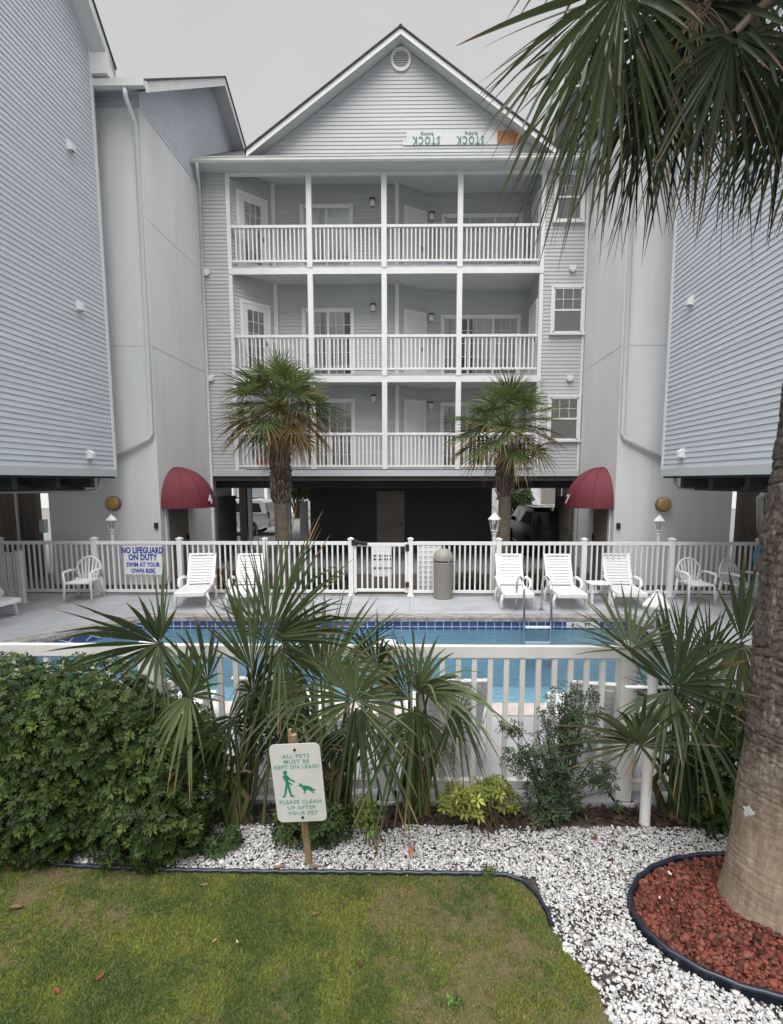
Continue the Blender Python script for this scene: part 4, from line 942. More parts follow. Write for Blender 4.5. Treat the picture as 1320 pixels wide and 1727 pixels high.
def stext(s_, a, b_, sz, m_='green_ink', sxx=1.0):
    ob = text_obj(s_, sz, m_, 'lettering', ps, sp(a, b_), U, Vv, lift=0.0015 if U.cross(Vv).dot(nS) > 0 else -0.0015, bold=0.0006, spacing=1.12, depth=0.0004, sx=sxx); return ob
stext('ALL PETS', 0.02, 0.70, 0.036, 'green_pale'); stext('MUST BE', 0.02, 0.565, 0.036, 'green_pale'); stext('KEPT ON LEASH', 0.0, 0.43, 0.036, 'green_pale', 0.93)
stext('PLEASE CLEAN', 0.0, -0.47, 0.036, 'green_pale', 0.98); stext('UP AFTER', 0.02, -0.62, 0.036, 'green_pale'); stext('YOUR PET', 0.05, -0.765, 0.036, 'green_pale')
def crop2s(x, y):   # enlarged crop coordinates of the sign -> sign coordinates
    TLc, e1, e2 = (185, 222), (520, -12), (105, 858)
    dx, dy = x-TLc[0], y-TLc[1]; det = e1[0]*e2[1]-e2[0]*e1[1]
    s_ = (dx*e2[1]-e2[0]*dy)/det; t_ = (e1[0]*dy-dx*e1[1])/det
    return 2*s_-1, 1-2*t_
def silh(ptsc, name):
    q = MB(); P_ = [sp(*crop2s(x, y), 0.0015) for x, y in ptsc]; c2 = [crop2s(x, y) for x, y in ptsc]
    tri = tessellate_polygon([[Vector((a, b_, 0)) for a, b_ in c2]]); q.add(P_, [tuple(t_) for t_ in tri]); return q.build(name, 'green_ink', ps)
silh([(335, 560), (345, 548), (380, 548), (410, 585), (465, 618), (458, 630), (412, 607), (392, 598), (396, 622), (437, 648), (430, 659), (400, 645), (412, 690), (430, 762), (460, 783), (456, 792), (422, 788), (402, 740), (384, 682), (374, 740), (362, 790), (335, 795), (333, 785), (352, 768), (360, 690), (368, 640), (355, 605), (338, 582)], 'walker_figure')
silh([(358+21*cos(a), 521+24*sin(a)) for a in np.linspace(0, 2*pi, 16, endpoint=False)], 'walker_figure')
silh([(498, 662), (512, 650), (515, 632), (526, 645), (548, 665), (590, 668), (625, 680), (650, 703), (687, 715), (662, 727), (642, 722), (668, 750), (654, 752), (626, 728), (600, 712), (577, 720), (568, 752), (550, 754), (560, 728), (543, 705), (528, 680), (515, 672), (500, 672)], 'dog_figure')
for (a, b_) in ((0.0, 0.86), (0.02, -0.88)):
    q = MB(); c_ = sp(a, b_, 0.0); q.tube([c_, c_+nS*0.006], 0.008, 10); q.build('bolt', 'black', ps)
# white boards hung behind the gate and panel
for lab, x0, x1, y0, y1, m_ in (('white notice board with dark rows hung behind the gate pickets', 626, 660, 922, 972, 'signblue_bg'), ('tall white lattice board standing behind the fence left of the trash can', 704, 744, 922, 1000, 'signblue_bg')):
    Yb = 11.35; a, b_ = at(x0, y0, Yb), at(x1, y1, Yb)
    nb = thing('notice_board', lab, 'board', ((a.x+b_.x)/2, Yb, 0))
    MB().box(a.x, b_.x, Yb, Yb+0.03, max(b_.z, 0.02), a.z).build('panel', m_, nb)
    q = MB(); n = 5
    if x0 < 700:
        for fz in (0.30, 0.42, 0.72):
            for k in range(4): xx = a.x+(b_.x-a.x)*(k+0.5)/4; q.box(xx-0.045, xx+0.045, Yb-0.008, Yb, a.z-(a.z-b_.z)*fz-0.02, a.z-(a.z-b_.z)*fz+0.02)
        q.build('dark_row', 'darkwall', nb)
        q = MB(); q.box(a.x, a.x+0.05, Yb, Yb+0.05, 0, b_.z); q.box(b_.x-0.05, b_.x, Yb, Yb+0.05, 0, b_.z); q.build('leg', 'trim', nb)
    else:
        for k in range(9): zz = 0.1+k*0.115; q.box(a.x, b_.x, Yb-0.01, Yb, zz, zz+0.02)
        q.build('slat', 'blind', nb)

# ================================================================ POOLSIDE FURNITURE
def trash_can():
    p = gr(748, 1012, 0); r_ = thing('trash_can', 'taupe trash can with a domed lid in front of the far fence', 'trash can', p)
    x, y = p.x, p.y+0.2; H1 = 0.78
    MB().lathe((x, y, 0), [(0.0, 0.0), (0.195, 0.0), (0.20, 0.02), (0.207, H1-0.02), (0.213, H1), (0.205, H1+0.012)], 32).build('bin', 'can', r_, autos=True)
    MB().lathe((x, y, 0), [(0.19, H1), (0.19, H1+0.055)], 32).build('opening', 'black', r_)
    MB().lathe((x, y, 0), [(0.19, H1+0.05), (0.216, H1+0.045), (0.216, H1+0.09), (0.208, H1+0.14), (0.18, H1+0.20), (0.13, H1+0.255), (0.07, H1+0.285), (0.0, H1+0.295)], 32).build('lid', 'canlid', r_, autos=True)
    q = MB()
    for an in (60, 180, 300): q.box(x+0.19*cos(radians(an))-0.02, x+0.19*cos(radians(an))+0.02, y+0.19*sin(radians(an))-0.02, y+0.19*sin(radians(an))+0.02, H1, H1+0.06)
    q.build('lid_bracket', 'can', r_)
trash_can()
def make_lounger():
    r_ = thing('pool_lounger', '', 'pool lounger')      # faces -Y, back at +Y
    bw = 0.285
    q = MB(); B0, B1 = Vector((0, 0.45, 0.33)), Vector((0, 0.78, 0.94)); d = (B1-B0); ln = d.length; dn = d.normalized(); nn = Vector((0, -dn.z, dn.y))
    for s_ in (-1, 1): q.obox(B0, (1, 0, 0), dn, nn, s_*(bw-0.03)-0.03, s_*(bw-0.03)+0.03, 0, ln, -0.018, 0.018)
    q.obox(B0, (1, 0, 0), dn, nn, -bw+0.06, bw-0.06, ln-0.05, ln, -0.018, 0.018); q.obox(B0, (1, 0, 0), dn, nn, -bw+0.06, bw-0.06, 0, 0.05, -0.018, 0.018)
    q.build('back_frame', 'chair', r_, bevel=0.008)
    q = MB()
    for k in range(9):
        a = 0.065+k*(ln-0.12)/9; mid = 0.012
        for (xa_, xb_) in ((-bw+0.055, -0.08), (-0.08, 0.08), (0.08, bw-0.055)):
            q.obox(B0, (1, 0, 0), dn, nn, xa_, xb_, a, a+0.052, -0.022 if xa_ == -0.08 else -0.016, 0.002 if xa_ == -0.08 else 0.008)
    q.build('backrest', 'chair', r_)
    q = MB(); 
    for s_ in (-1, 1): q.box(s_*(bw-0.03)-0.035, s_*(bw-0.03)+0.035, -0.38, 0.50, 0.25, 0.335)
    q.box(-bw, bw, -0.45, -0.38, 0.25, 0.335); q.build('bed_frame', 'chair', r_, bevel=0.012)
    q = MB()
    for k in range(8): y = -0.37+k*0.10; q.box(-bw+0.06, bw-0.06, y, y+0.075, 0.295, 0.322)
    q.build('bed_slats', 'chair', r_)
    for s_ in (-1, 1):
        for y in (-0.28, 0.42):
            q = MB(); q.tube([(s_*(bw-0.01), y, 0.28), (s_*(bw+0.03), y+0.03, 0.15), (s_*(bw+0.02), y-0.02, 0.0)], [0.045, 0.032, 0.028], 8); q.build('leg', 'chair', r_, smooth=True)
        q = MB(); q.tube([(s_*(bw-0.01), 0.04, 0.30), (s_*(bw+0.035), 0.03, 0.40), (s_*(bw+0.045), 0.12, 0.49), (s_*(bw+0.035), 0.42, 0.50), (s_*(bw-0.0), 0.50, 0.45)], [0.03, 0.03, 0.034, 0.032, 0.028], 8); q.build('armrest', 'chair', r_, smooth=True)
    return r_
def make_armchair():
    r_ = thing('resin_armchair', '', 'chair')
    q = MB(); q.box(-0.23, 0.23, -0.24, 0.20, 0.40, 0.43)
    q.box(-0.25, 0.25, -0.27, -0.23, 0.385, 0.43); q.build('seat', 'chair', r_, bevel=0.012)
    q = MB(); N = 7
    for k in range(N):
        a = (k-(N-1)/2)/((N-1)/2); q.bar((a*0.15, 0.21, 0.42), (a*0.235, 0.32-0.05*a*a, 0.86-0.13*a*a), 0.030, 0.012, up=(0, 1, 0))
    q.build('back_slats', 'chair', r_)
    q = MB(); pts = [(0.235*1.08*sin(t_)*1.0, 0.32-0.05*sin(t_)**2, 0.58+0.30*cos(t_)) for t_ in np.linspace(-pi/2*1.12, pi/2*1.12, 19)]
    q.tube(pts, 0.019, 8); q.bar((-0.17, 0.235, 0.50), (0.17, 0.235, 0.50), 0.03, 0.014); q.build('back_hoop', 'chair', r_, smooth=False)
    for s_ in (-1, 1):
        q = MB(); q.tube([(s_*0.25, 0.28, 0.60), (s_*0.275, 0.05, 0.635), (s_*0.275, -0.20, 0.63), (s_*0.265, -0.27, 0.60)], [0.022, 0.027, 0.03, 0.024], 8); q.build('armrest', 'chair', r_, smooth=True)
        q = MB(); q.tube([(s_*0.265, -0.26, 0.62), (s_*0.25, -0.25, 0.42), (s_*0.27, -0.29, 0.0)], [0.022, 0.028, 0.02], 8); q.build('leg', 'chair', r_, smooth=True)
        q = MB(); q.tube([(s_*0.24, 0.22, 0.45), (s_*0.26, 0.30, 0.0)], [0.026, 0.02], 8); q.build('leg', 'chair', r_, smooth=True)
    return r_
lg = make_lounger(); ac = make_armchair()
def place(proto, first, p, rz, label, group):
    o = proto if first else copy_tree(proto); o.location = p; o.rotation_euler = (0, 0, radians(rz)); o['label'] = label; o['group'] = group; return o
GL = 'white loungers around the pool'
specs = [(327, 1010, 10.02, 9, 'white slatted lounger just right of the lifeguard sign'), (412, 1010, 9.98, 7, 'white slatted lounger partly behind the tall left palmetto fan'),
         (869, 1010, 10.0, 0, 'white slatted lounger just behind the pool ladder rails'), (956, 1010, 10.0, -1, 'white slatted lounger between the ladder and the small white table'),
         (1056, 1005, 10.1, -6, 'white slatted lounger to the right of the small white table')]
for i, (x, y, Y, rz, lab) in enumerate(specs): place(lg, i == 0, (at(x, 960, Y).x, Y, 0), rz, lab, GL)
place(lg, False, (-7.75, 8.95, 0), 78, 'white lounger cut by the left edge of the view on the pool deck', GL)
for (x, Y, rz, lab) in ((292, 4.55, 186, 'white lounger seen from behind, past the left hedge and the near fence'), (500, 4.62, 176, 'white lounger seen from behind, above the pet sign past the near fence'),
                    (742, 4.60, 184, 'white lounger seen from behind, past the middle of the near fence'), (985, 4.55, 172, 'white lounger seen from behind, behind the small leaved bush')):
    place(lg, False, (at(x, 1200, Y).x, Y, 0), rz, lab, GL)
GA = 'white fan back armchairs'
place(ac, True, (at(137, 960, 10.3).x, 10.35, 0), 8, 'white fan back armchair left of the lifeguard sign', GA)
place(ac, False, (at(1178, 960, 10.2).x, 10.30, 0), 0, 'white fan back armchair in front of the right fence section', GA)
place(ac, False, (at(1252, 960, 10.15).x, 10.20, 0), 22, 'white fan back armchair turned away, half hidden by the big trunk', GA)
tb = thing('side_table', 'small white square table between two loungers at the far fence', 'table', (at(1010, 990, 10.2).x, 10.25, 0)); x, y = tb.location.x, 10.25
MB().box(x-0.22, x+0.22, y-0.2, y+0.2, 0.40, 0.43).build('table_top', 'chair', tb, bevel=0.01)
for sx_ in (-1, 1):
    for sy_ in (-1, 1): MB().box(x+sx_*0.18-0.022, x+sx_*0.18+0.022, y+sy_*0.16-0.022, y+sy_*0.16+0.022, 0, 0.40).build('leg', 'chair', tb)
# pale blue pool float leaning on the fence at far right
hp = at(1276, 945, 10.6); q = MB(); q.tube([(hp.x+0.22+0.24*cos(a), 10.62+0.05*sin(a), 0.88+0.32*sin(a)) for a in np.linspace(0, 2*pi, 25)], 0.045, 8, False)
fl = q.build('pool_float', mat('blue_float', (0.10, 0.33, 0.50), 0.4), None, smooth=True); tag(fl, 'pale blue ring float hung on the fence behind the big palm trunk', 'pool float')
fl.location.z = 0

# ================================================================ FOLIAGE TOOLS
class Acc:
    def __init__(s): s.V = []; s.F = []; s.C = []; s.n = 0
    def add(s, V, Fc, C):
        V = np.asarray(V, dtype=np.float32).reshape(-1, 3); s.V.append(V); s.F.append(np.asarray(Fc, dtype=np.int32).reshape(-1, 4)+s.n)
        C = np.asarray(C, dtype=np.float32); s.C.append(np.broadcast_to(C, V.shape) if C.ndim == 1 else C.reshape(-1, 3)); s.n += len(V)
    def build(s, name, material, parent=None, smooth=False):
        return npmesh(name, np.concatenate(s.V), np.concatenate(s.F), material, parent, np.concatenate(s.C), smooth)
def nrmz(v): v = np.asarray(v, float); return v/np.linalg.norm(v)
def fan(acc, hub, axis, nrm, R, n=36, span=4.3, droop=0.25, base=(0.06, 0.09, 0.025), tip=(0.12, 0.08, 0.03), tipat=0.82, fuse=0.36, fold=0.15, K=8, wv=1.0, brk=0.35, rng=rng, jag=0.06):
    hub = np.asarray(hub, float); axis = nrmz(axis); nrm = np.asarray(nrm, float); nrm = nrmz(nrm-axis*np.dot(nrm, axis)); side = np.cross(nrm, axis)
    a = np.linspace(-span/2, span/2, n)+rng.normal(0, 0.028, n); d = np.cos(a)[:, None]*axis+np.sin(a)[:, None]*side+rng.normal(0, 0.05, n)[:, None]*nrm
    Ls = R*(1-0.30*(np.abs(a)/(span/2))**1.6)*rng.uniform(1-jag*1.6, 1+jag, n)
    t = np.array([0.0, 0.16, fuse*0.8, fuse, fuse+0.14, fuse+0.28, fuse+0.42, 0.90, 1.0]) if K == 8 else np.array([0.0, fuse, fuse+0.25, 0.82, 1.0])
    T = len(t); dth = span/(n-1)
    dr = droop*rng.uniform(0.6, 1.4, n); bk = brk*rng.uniform(0, 1, n)**3
    pos = hub+d[:, None, :]*(Ls[:, None]*t)[:, :, None]
    pos = pos+nrm*(fold*(1-np.cos(a))[:, None]*(Ls[:, None]*t*0.6))[:, :, None]
    pos[:, :, 2] -= (dr*Ls)[:, None]*t**2.3 + (bk*Ls)[:, None]*np.clip(t-0.62, 0, 1)*1.4
    sw = rng.normal(0, 0.05, n); lat = np.cross(nrm, d)
    pos = pos+lat[:, None, :]*((sw*Ls)[:, None]*np.clip(t-0.4, 0, 1)**1.5)[:, :, None]
    wf = Ls*fuse*np.tan(dth/2)*1.08*wv
    hw = np.where(t <= fuse, (Ls[:, None]*t)*np.tan(dth/2)*1.08*wv, wf[:, None]*np.clip((1-t)/(1-fuse), 0.015, 1)**0.72)
    tw = rng.normal(0, 0.35, n)
    l2 = lat[:, None, :]*np.cos(tw[:, None]*t)[:, :, None]+nrm*np.sin(tw[:, None]*t)[:, :, None]
    P = np.stack([pos-l2*hw[:, :, None], pos-nrm*(hw*0.55)[:, :, None], pos+l2*hw[:, :, None]], axis=2)  # n,T,3,3
    idx = np.arange(n*T*3).reshape(n, T, 3)
    Fq = np.concatenate([np.stack([idx[:, :-1, j], idx[:, :-1, j+1], idx[:, 1:, j+1], idx[:, 1:, j]], axis=-1).reshape(-1, 4) for j in (0, 1)])
    base, tip = np.asarray(base), np.asarray(tip); ta = tipat+rng.normal(0, 0.07, n)
    k = np.clip((t[None, :]-ta[:, None])/0.12, 0, 1)
    br = rng.uniform(0.82, 1.18, n)
    C = (base*br[:, None])[:, None, :]*(1-k[:, :, None])+tip*k[:, :, None]
    C = np.repeat(C[:, :, None, :], 3, axis=2); C[:, :, 1, :] *= 1.25
    acc.add(P.reshape(-1, 3), Fq, C.reshape(-1, 3))
def tubeacc(acc, pts, rad, col, n=5):
    pts = np.asarray(pts, float); rad = np.broadcast_to(np.asarray(rad, float), (len(pts),)); V = []
    prev = None
    for i in range(len(pts)):
        d = nrmz(pts[min(i+1, len(pts)-1)]-pts[max(i-1, 0)])
        if prev is None: prev = np.cross(d, [1, 0, 0] if abs(d[0]) < 0.8 else [0, 1, 0])
        prev = nrmz(prev-d*np.dot(prev, d)); q = np.cross(d, prev); an = 2*np.pi*np.arange(n)/n
        V.append(pts[i]+(np.cos(an)[:, None]*prev+np.sin(an)[:, None]*q)*rad[i])
    idx = np.arange(len(pts)*n).reshape(len(pts), n); r2 = np.roll(idx, -1, axis=1)
    acc.add(np.concatenate(V), np.stack([idx[:-1], r2[:-1], r2[1:], idx[1:]], axis=-1).reshape(-1, 4), np.asarray(col))
def bez(a, b_, c, n=9):
    t = np.linspace(0, 1, n)[:, None]; a, b_, c = map(lambda v: np.asarray(v, float), (a, b_, c)); return (1-t)**2*a+2*t*(1-t)*b_+t*t*c

# ---- cabbage palms behind the fence
def bark_trunk(name, root, x, y, h, r0, r1, boot_from, boot_to, seed, smooth_col='bark'):
    rg = np.random.default_rng(seed); nz, na = int(h/0.03), 40; z = np.linspace(-0.05, h, nz); an = np.linspace(0, 2*np.pi, na, endpoint=False)
    R = np.interp(z, [0, 0.3, h], [r0*1.15, r0, r1]); ridge = np.interp(z, np.cumsum(rg.uniform(0.03, 0.09, 200)), rg.uniform(-1, 1, 200))*0.006
    rr = R[:, None]+ridge[:, None]+rg.normal(0, 0.0025, (nz, na))
    V = np.stack([x+rr*np.cos(an), y+rr*np.sin(an), np.repeat(z[:, None], na, 1)], -1).reshape(-1, 3)
    idx = np.arange(nz*na).reshape(nz, na); r2 = np.roll(idx, -1, 1)
    tr = npmesh('trunk', V, np.stack([idx[:-1], r2[:-1], r2[1:], idx[1:]], -1).reshape(-1, 4), 'bark', root, None, True)
    # leaf-base boots
    ac_ = Acc(); k = 0; zz = boot_from
    while zz < boot_to:
        for j in range(7):
            a = j*2*np.pi/7+k*0.45+rg.normal(0, 0.08); Rz = np.interp(zz, [0, h], [r0, r1])*0.95; out = np.array([cos(a), sin(a), 0.0]); tg = np.array([-sin(a), cos(a), 0.0])
            Lb = rg.uniform(0.12, 0.20); wb = rg.uniform(0.045, 0.065); cc = np.array([0.20, 0.155, 0.12])*rg.uniform(0.45, 1.35)
            for s_ in (-1, 1):
                p0 = np.array([x, y, zz])+out*Rz; p1 = p0+tg*s_*wb*0.9; dirn = out*0.5+np.array([0, 0, 1.0])+tg*s_*0.45; dirn = dirn/np.linalg.norm(dirn)
                q0, q1 = p0-tg*s_*wb*0.2, p1; e0, e1 = q0+dirn*Lb, q0+dirn*Lb*0.92+tg*s_*wb*0.35
                vv = [q0, q1, e1, e0, q0+out*0.03, q1+out*0.03, e1+out*0.028, e0+out*0.028]
                ac_.add(vv, [(4, 5, 6, 7), (0, 1, 5, 4), (1, 2, 6, 5), (2, 3, 7, 6), (3, 0, 4, 7)], cc)
        zz += 0.085; k += 1
    if boot_to > boot_from: ac_.build('leaf_boots', M['stone'], root)
    return tr
def cabbage_palm(label, x, y, hc, trunk_h, r0, r1, boots, nf, pet, RR, seed, deadn, spread=1.0, up_cut=85):
    rg = np.random.default_rng(seed); root = thing('cabbage_palm', label, 'palm tree', (x, y, 0), 'cabbage palms behind the far fence')
    bark_trunk('trunk', root, x, y, trunk_h, r0, r1, boots[0], boots[1], seed)
    cr = Acc(); c0 = np.array([x, y, hc-0.25])
    for i in range(nf+deadn):
        dead = i >= nf
        f = i/nf; az = i*2.39996+rg.normal(0, 0.15)
        el = radians(up_cut-(f**0.85)*125) if not dead else radians(rg.uniform(-75, -45))
        out = np.array([cos(az)*cos(el), sin(az)*cos(el), sin(el)]); ph = pet*rg.uniform(0.8, 1.1)*(1-0.25*dead)*spread
        hub = c0+out*ph-np.array([0, 0, 0.12*ph]); flat = nrmz([cos(az), sin(az), 0.001])
        mid = c0+(out*0.5+np.array([0, 0, 0.18]))*ph
        if dead: bcol, tcol = np.array([0.24, 0.17, 0.10])*rg.uniform(0.6, 1.3), np.array([0.26, 0.19, 0.12])
        else:
            m_ = rg.uniform(0, 1); bcol = np.array([0.070, 0.105, 0.038])*(1-m_)+np.array([0.13, 0.165, 0.055])*m_; tcol = np.array([0.20, 0.12, 0.04]) if f > 0.45 else np.array([0.10, 0.12, 0.04])
            if f > 0.68 and rg.random() < 0.45: bcol = bcol*0.5+np.array([0.22, 0.13, 0.04])*0.5
        tubeacc(cr, bez(c0, mid, hub, 6), np.linspace(0.022, 0.010, 6), bcol*1.3)
        ax = nrmz(out*0.9+flat*0.25-np.array([0, 0, 0.12+0.30*f])); nr = nrmz(np.array([0, 0, 1.0])+flat*0.5+rg.normal(0, 0.35, 3))
        if abs(np.dot(ax, nr)) > 0.9: nr = flat
        fan(cr, hub, ax, nr, RR*rg.uniform(0.85, 1.1)*(0.8 if dead else 1), n=30, span=4.1 if not dead else 1.6, droop=0.08+0.18*f+(0.5 if dead else 0), base=bcol, tip=tcol, tipat=0.80-0.2*f, fuse=0.33, fold=0.35, K=5, brk=0.35, rng=rg, jag=0.08, wv=0.95)
    cr.build('crown', 'palmleaf', root); return root
PLx = at(473, 800, 12).x; PRx = at(852, 800, 12).x
cabbage_palm('fuller cabbage palm with brown hanging fronds and crisscross trunk, left of the gate', PLx, 12.0, 4.40, 3.85, 0.155, 0.185, (2.0, 3.9), 62, 0.90, 0.74, 5, 8, up_cut=86)
cabbage_palm('greener cabbage palm with loose crown in front of the right awning side', PRx, 12.0, 3.95, 3.3, 0.145, 0.15, (2.15, 3.3), 38, 0.82, 0.78, 9, 3)

# ---- the big palm at the right edge
BX, BY = 2.057, 2.72
bp = thing('big_palm', 'big palm with a ringed grey trunk in red lava rock at the right edge', 'palm tree', (BX, BY, 0))
rg = np.random.default_rng(3); nz, na = 620, 110; z = np.linspace(-0.05, 5.0, nz); an = np.linspace(0, 2*np.pi, na, endpoint=False)
R = np.interp(z, [-0.05, 0.12, 0.4, 1.2, 2.6, 5.0], [0.235, 0.222, 0.208, 0.200, 0.205, 0.19])
zr = np.cumsum(rg.uniform(0.022, 0.055, 220)); rings = np.zeros((nz, na)); ph = rg.uniform(0, 6, 4)
wob = 0.015*np.sin(an+ph[0])+0.008*np.sin(2*an+ph[1])+0.004*np.sin(5*an+ph[2])
for q_ in zr: rings -= 0.007*np.exp(-((z[:, None]-q_-wob[None, :]*(1+0.6*np.sin(q_*9)))/0.005)**2)*rg.uniform(0.1, 1.2)*np.clip(0.35+0.9*np.sin(an*rg.integers(1, 4)+rg.uniform(0, 6)), 0.05, 1)
noi = rg.normal(0, 1, (nz//4+2, na//2)); noi = np.repeat(np.repeat(noi, 4, 0)[:nz], 2, 1)[:, :na]*0.0014
rough = np.interp(z, [0, 0.6, 1.0, 5], [0.25, 0.5, 1.15, 1.4])[:, None]
lf = 0.005*np.sin(z*3.1+1)[:, None]+0.004*np.sin(z*7.7)[:, None]*np.cos(an+1)+0.003*np.sin(z*19+2*np.sin(z*5))[:, None]
rr = R[:, None]+lf+(rings*1.5+noi)*rough+rg.normal(0, 0.0009, (nz, na))
LX = np.interp(z, [-0.05, 0.3, 1.1, 2.2, 3.0, 5.0], [0.0, 0.035, 0.062, 0.085, 0.13, 0.26])[:, None]
V = np.stack([BX+LX+rr*np.cos(an), BY+rr*np.sin(an), np.repeat(z[:, None], na, 1)], -1).reshape(-1, 3); idx = np.arange(nz*na).reshape(nz, na); r2 = np.roll(idx, -1, 1)
m, t, b, l = _nt('ringed_palm_bark'); geo = t.nodes.new('ShaderNodeNewGeometry'); mp = t.nodes.new('ShaderNodeMapping'); mp.inputs['Scale'].default_value = (26, 26, 7); l.new(geo.outputs['Position'], mp.inputs[0])
n1 = t.nodes.new('ShaderNodeTexNoise'); n1.inputs['Scale'].default_value = 1.0; n1.inputs['Detail'].default_value = 9; n1.inputs['Roughness'].default_value = 0.72; l.new(mp.outputs[0], n1.inputs['Vector'])
r1 = t.nodes.new('ShaderNodeValToRGB'); r1.color_ramp.elements[0].position = 0.33; r1.color_ramp.elements[0].color = (0.045, 0.035, 0.03, 1); r1.color_ramp.elements[1].position = 0.72; r1.color_ramp.elements[1].color = (0.25, 0.21, 0.175, 1)
e = r1.color_ramp.elements.new(0.5); e.color = (0.105, 0.085, 0.07, 1); l.new(n1.outputs[0], r1.inputs[0])
r3 = t.nodes.new('ShaderNodeValToRGB'); r3.color_ramp.elements[0].position = 0.3; r3.color_ramp.elements[0].color = (0.15, 0.11, 0.075, 1); r3.color_ramp.elements[1].position = 0.72; r3.color_ramp.elements[1].color = (0.36, 0.29, 0.21, 1); l.new(n1.outputs[0], r3.inputs[0])
sxy = t.nodes.new('ShaderNodeSeparateXYZ'); l.new(geo.outputs['Position'], sxy.inputs[0]); mrz = t.nodes.new('ShaderNodeMapRange'); mrz.inputs['From Min'].default_value = 0.45; mrz.inputs['From Max'].default_value = 1.15; l.new(sxy.outputs[2], mrz.inputs['Value'])
mxc = t.nodes.new('ShaderNodeMixRGB'); l.new(mrz.outputs[0], mxc.inputs[0]); l.new(r3.outputs[0], mxc.inputs[1]); l.new(r1.outputs[0], mxc.inputs[2]); 
mp2 = t.nodes.new('ShaderNodeMapping'); mp2.inputs['Scale'].default_value = (3, 3, 1); l.new(geo.outputs['Position'], mp2.inputs[0])
wv_ = t.nodes.new('ShaderNodeTexWave'); wv_.bands_direction = 'Z'; wv_.inputs['Scale'].default_value = 5.5; wv_.inputs['Distortion'].default_value = 7; wv_.inputs['Detail'].default_value = 4; wv_.inputs['Detail Scale'].default_value = 1.6; l.new(mp2.outputs[0], wv_.inputs[0])
rw_ = t.nodes.new('ShaderNodeValToRGB'); rw_.color_ramp.elements[0].position = 0.02; rw_.color_ramp.elements[0].color = (0.42, 0.40, 0.38, 1); rw_.color_ramp.elements[1].position = 0.22; rw_.color_ramp.elements[1].color = (1, 1, 1, 1); l.new(wv_.outputs[0], rw_.inputs[0])
mm1 = t.nodes.new('ShaderNodeMixRGB'); mm1.blend_type = 'MULTIPLY'; l.new(mrz.outputs[0], mm1.inputs[0]); l.new(mxc.outputs[0], mm1.inputs[1]); l.new(rw_.outputs[0], mm1.inputs[2])
mp3 = t.nodes.new('ShaderNodeMapping'); mp3.inputs['Scale'].default_value = (46, 46, 15); l.new(geo.outputs['Position'], mp3.inputs[0])
nf_ = t.nodes.new('ShaderNodeTexNoise'); nf_.inputs['Scale'].default_value = 1; nf_.inputs['Detail'].default_value = 3; l.new(mp3.outputs[0], nf_.inputs['Vector'])
rf_ = t.nodes.new('ShaderNodeValToRGB'); rf_.color_ramp.elements[0].position = 0.60; rf_.color_ramp.elements[0].color = (0, 0, 0, 1); rf_.color_ramp.elements[1].position = 0.70; rf_.color_ramp.elements[1].color = (0.7, 0.7, 0.7, 1); l.new(nf_.outputs[0], rf_.inputs[0])
mulf = t.nodes.new('ShaderNodeMath'); mulf.operation = 'MULTIPLY'; l.new(rf_.outputs[0], mulf.inputs[0]); l.new(mrz.outputs[0], mulf.inputs[1])
mm2 = t.nodes.new('ShaderNodeMixRGB'); l.new(mulf.outputs[0], mm2.inputs[0]); l.new(mm1.outputs[0], mm2.inputs[1]); mm2.inputs[2].default_value = (0.36, 0.30, 0.25, 1)
l.new(mm2.outputs[0], b.inputs['Base Color']); b.inputs['Roughness'].default_value = 0.95
bpn = t.nodes.new('ShaderNodeBump'); bpn.inputs['Strength'].default_value = 0.9; bpn.inputs['Distance'].default_value = 0.012; l.new(n1.outputs[0], bpn.inputs['Height']); l.new(bpn.outputs[0], b.inputs['Normal'])
npmesh('trunk', V, np.stack([idx[:-1], r2[:-1], r2[1:], idx[1:]], -1).reshape(-1, 4), m, bp, None, True)
# pale patch stuck on the trunk
pd = ray(1262, 1367); best = min((abs(sqrt((pd[0]*t_-BX)**2+(pd[1]*t_-BY)**2)-0.213), t_) for t_ in np.linspace(1.5, 2.75, 400)); t_ = best[1]; pc = Vector((pd[0]*t_, pd[1]*t_, H+pd[2]*t_)); on = Vector((pc.x-BX, pc.y-BY, 0)).normalized(); tg = Vector((-on.y, on.x, 0))
q = MB(); pts = [pc+on*0.006+tg*(0.024*cos(a)*(1+0.45*sin(3*a+1)))+Vector((0, 0, 0.026*sin(a)*(1+0.4*cos(4*a+1)))) for a in np.linspace(0, 2*pi, 14, endpoint=False)]
q.prism(pts, on*0.005); q.build('pale_patch', mat('pale_patch', (0.36, 0.42, 0.36), 0.8, var=0.1, vs=30), bp)
CH = np.array([BX+0.26, BY, 4.95])
def fan_px(acc, hx, hy, hY, tx_, ty_, tY, Rpx, span=4.3, face=0.0, droop=0.2, base=(0.05, 0.075, 0.025), tip=(0.16, 0.10, 0.05), n=38, origin=None, pcol=(0.13, 0.10, 0.06), prad=(0.024, 0.012), sag=0.25, **kw):
    hub = at(hx, hy, hY); tp = at(tx_, ty_, tY); ax = (tp-hub).normalized(); cdir = (Vector((0, 0, H))-hub).normalized()
    zc = hub.y*cos(TH)-(hub.z-H)*sin(TH); R_ = Rpx/F*zc
    side = cdir.cross(ax).normalized(); nr = (cdir*cos(face)+side*sin(face)); nr = nr-ax*nr.dot(ax)
    if origin is not None:
        o = Vector(origin); mid = (o+hub)/2+Vector((0, 0, sag)); tubeacc(acc, bez(o, mid, hub, 10), np.linspace(prad[0], prad[1], 10), pcol, 6)
    fan(acc, hub, ax, nr, R_, n=n, span=span, droop=droop, base=base, tip=tip, rng=rg, **kw); return hub
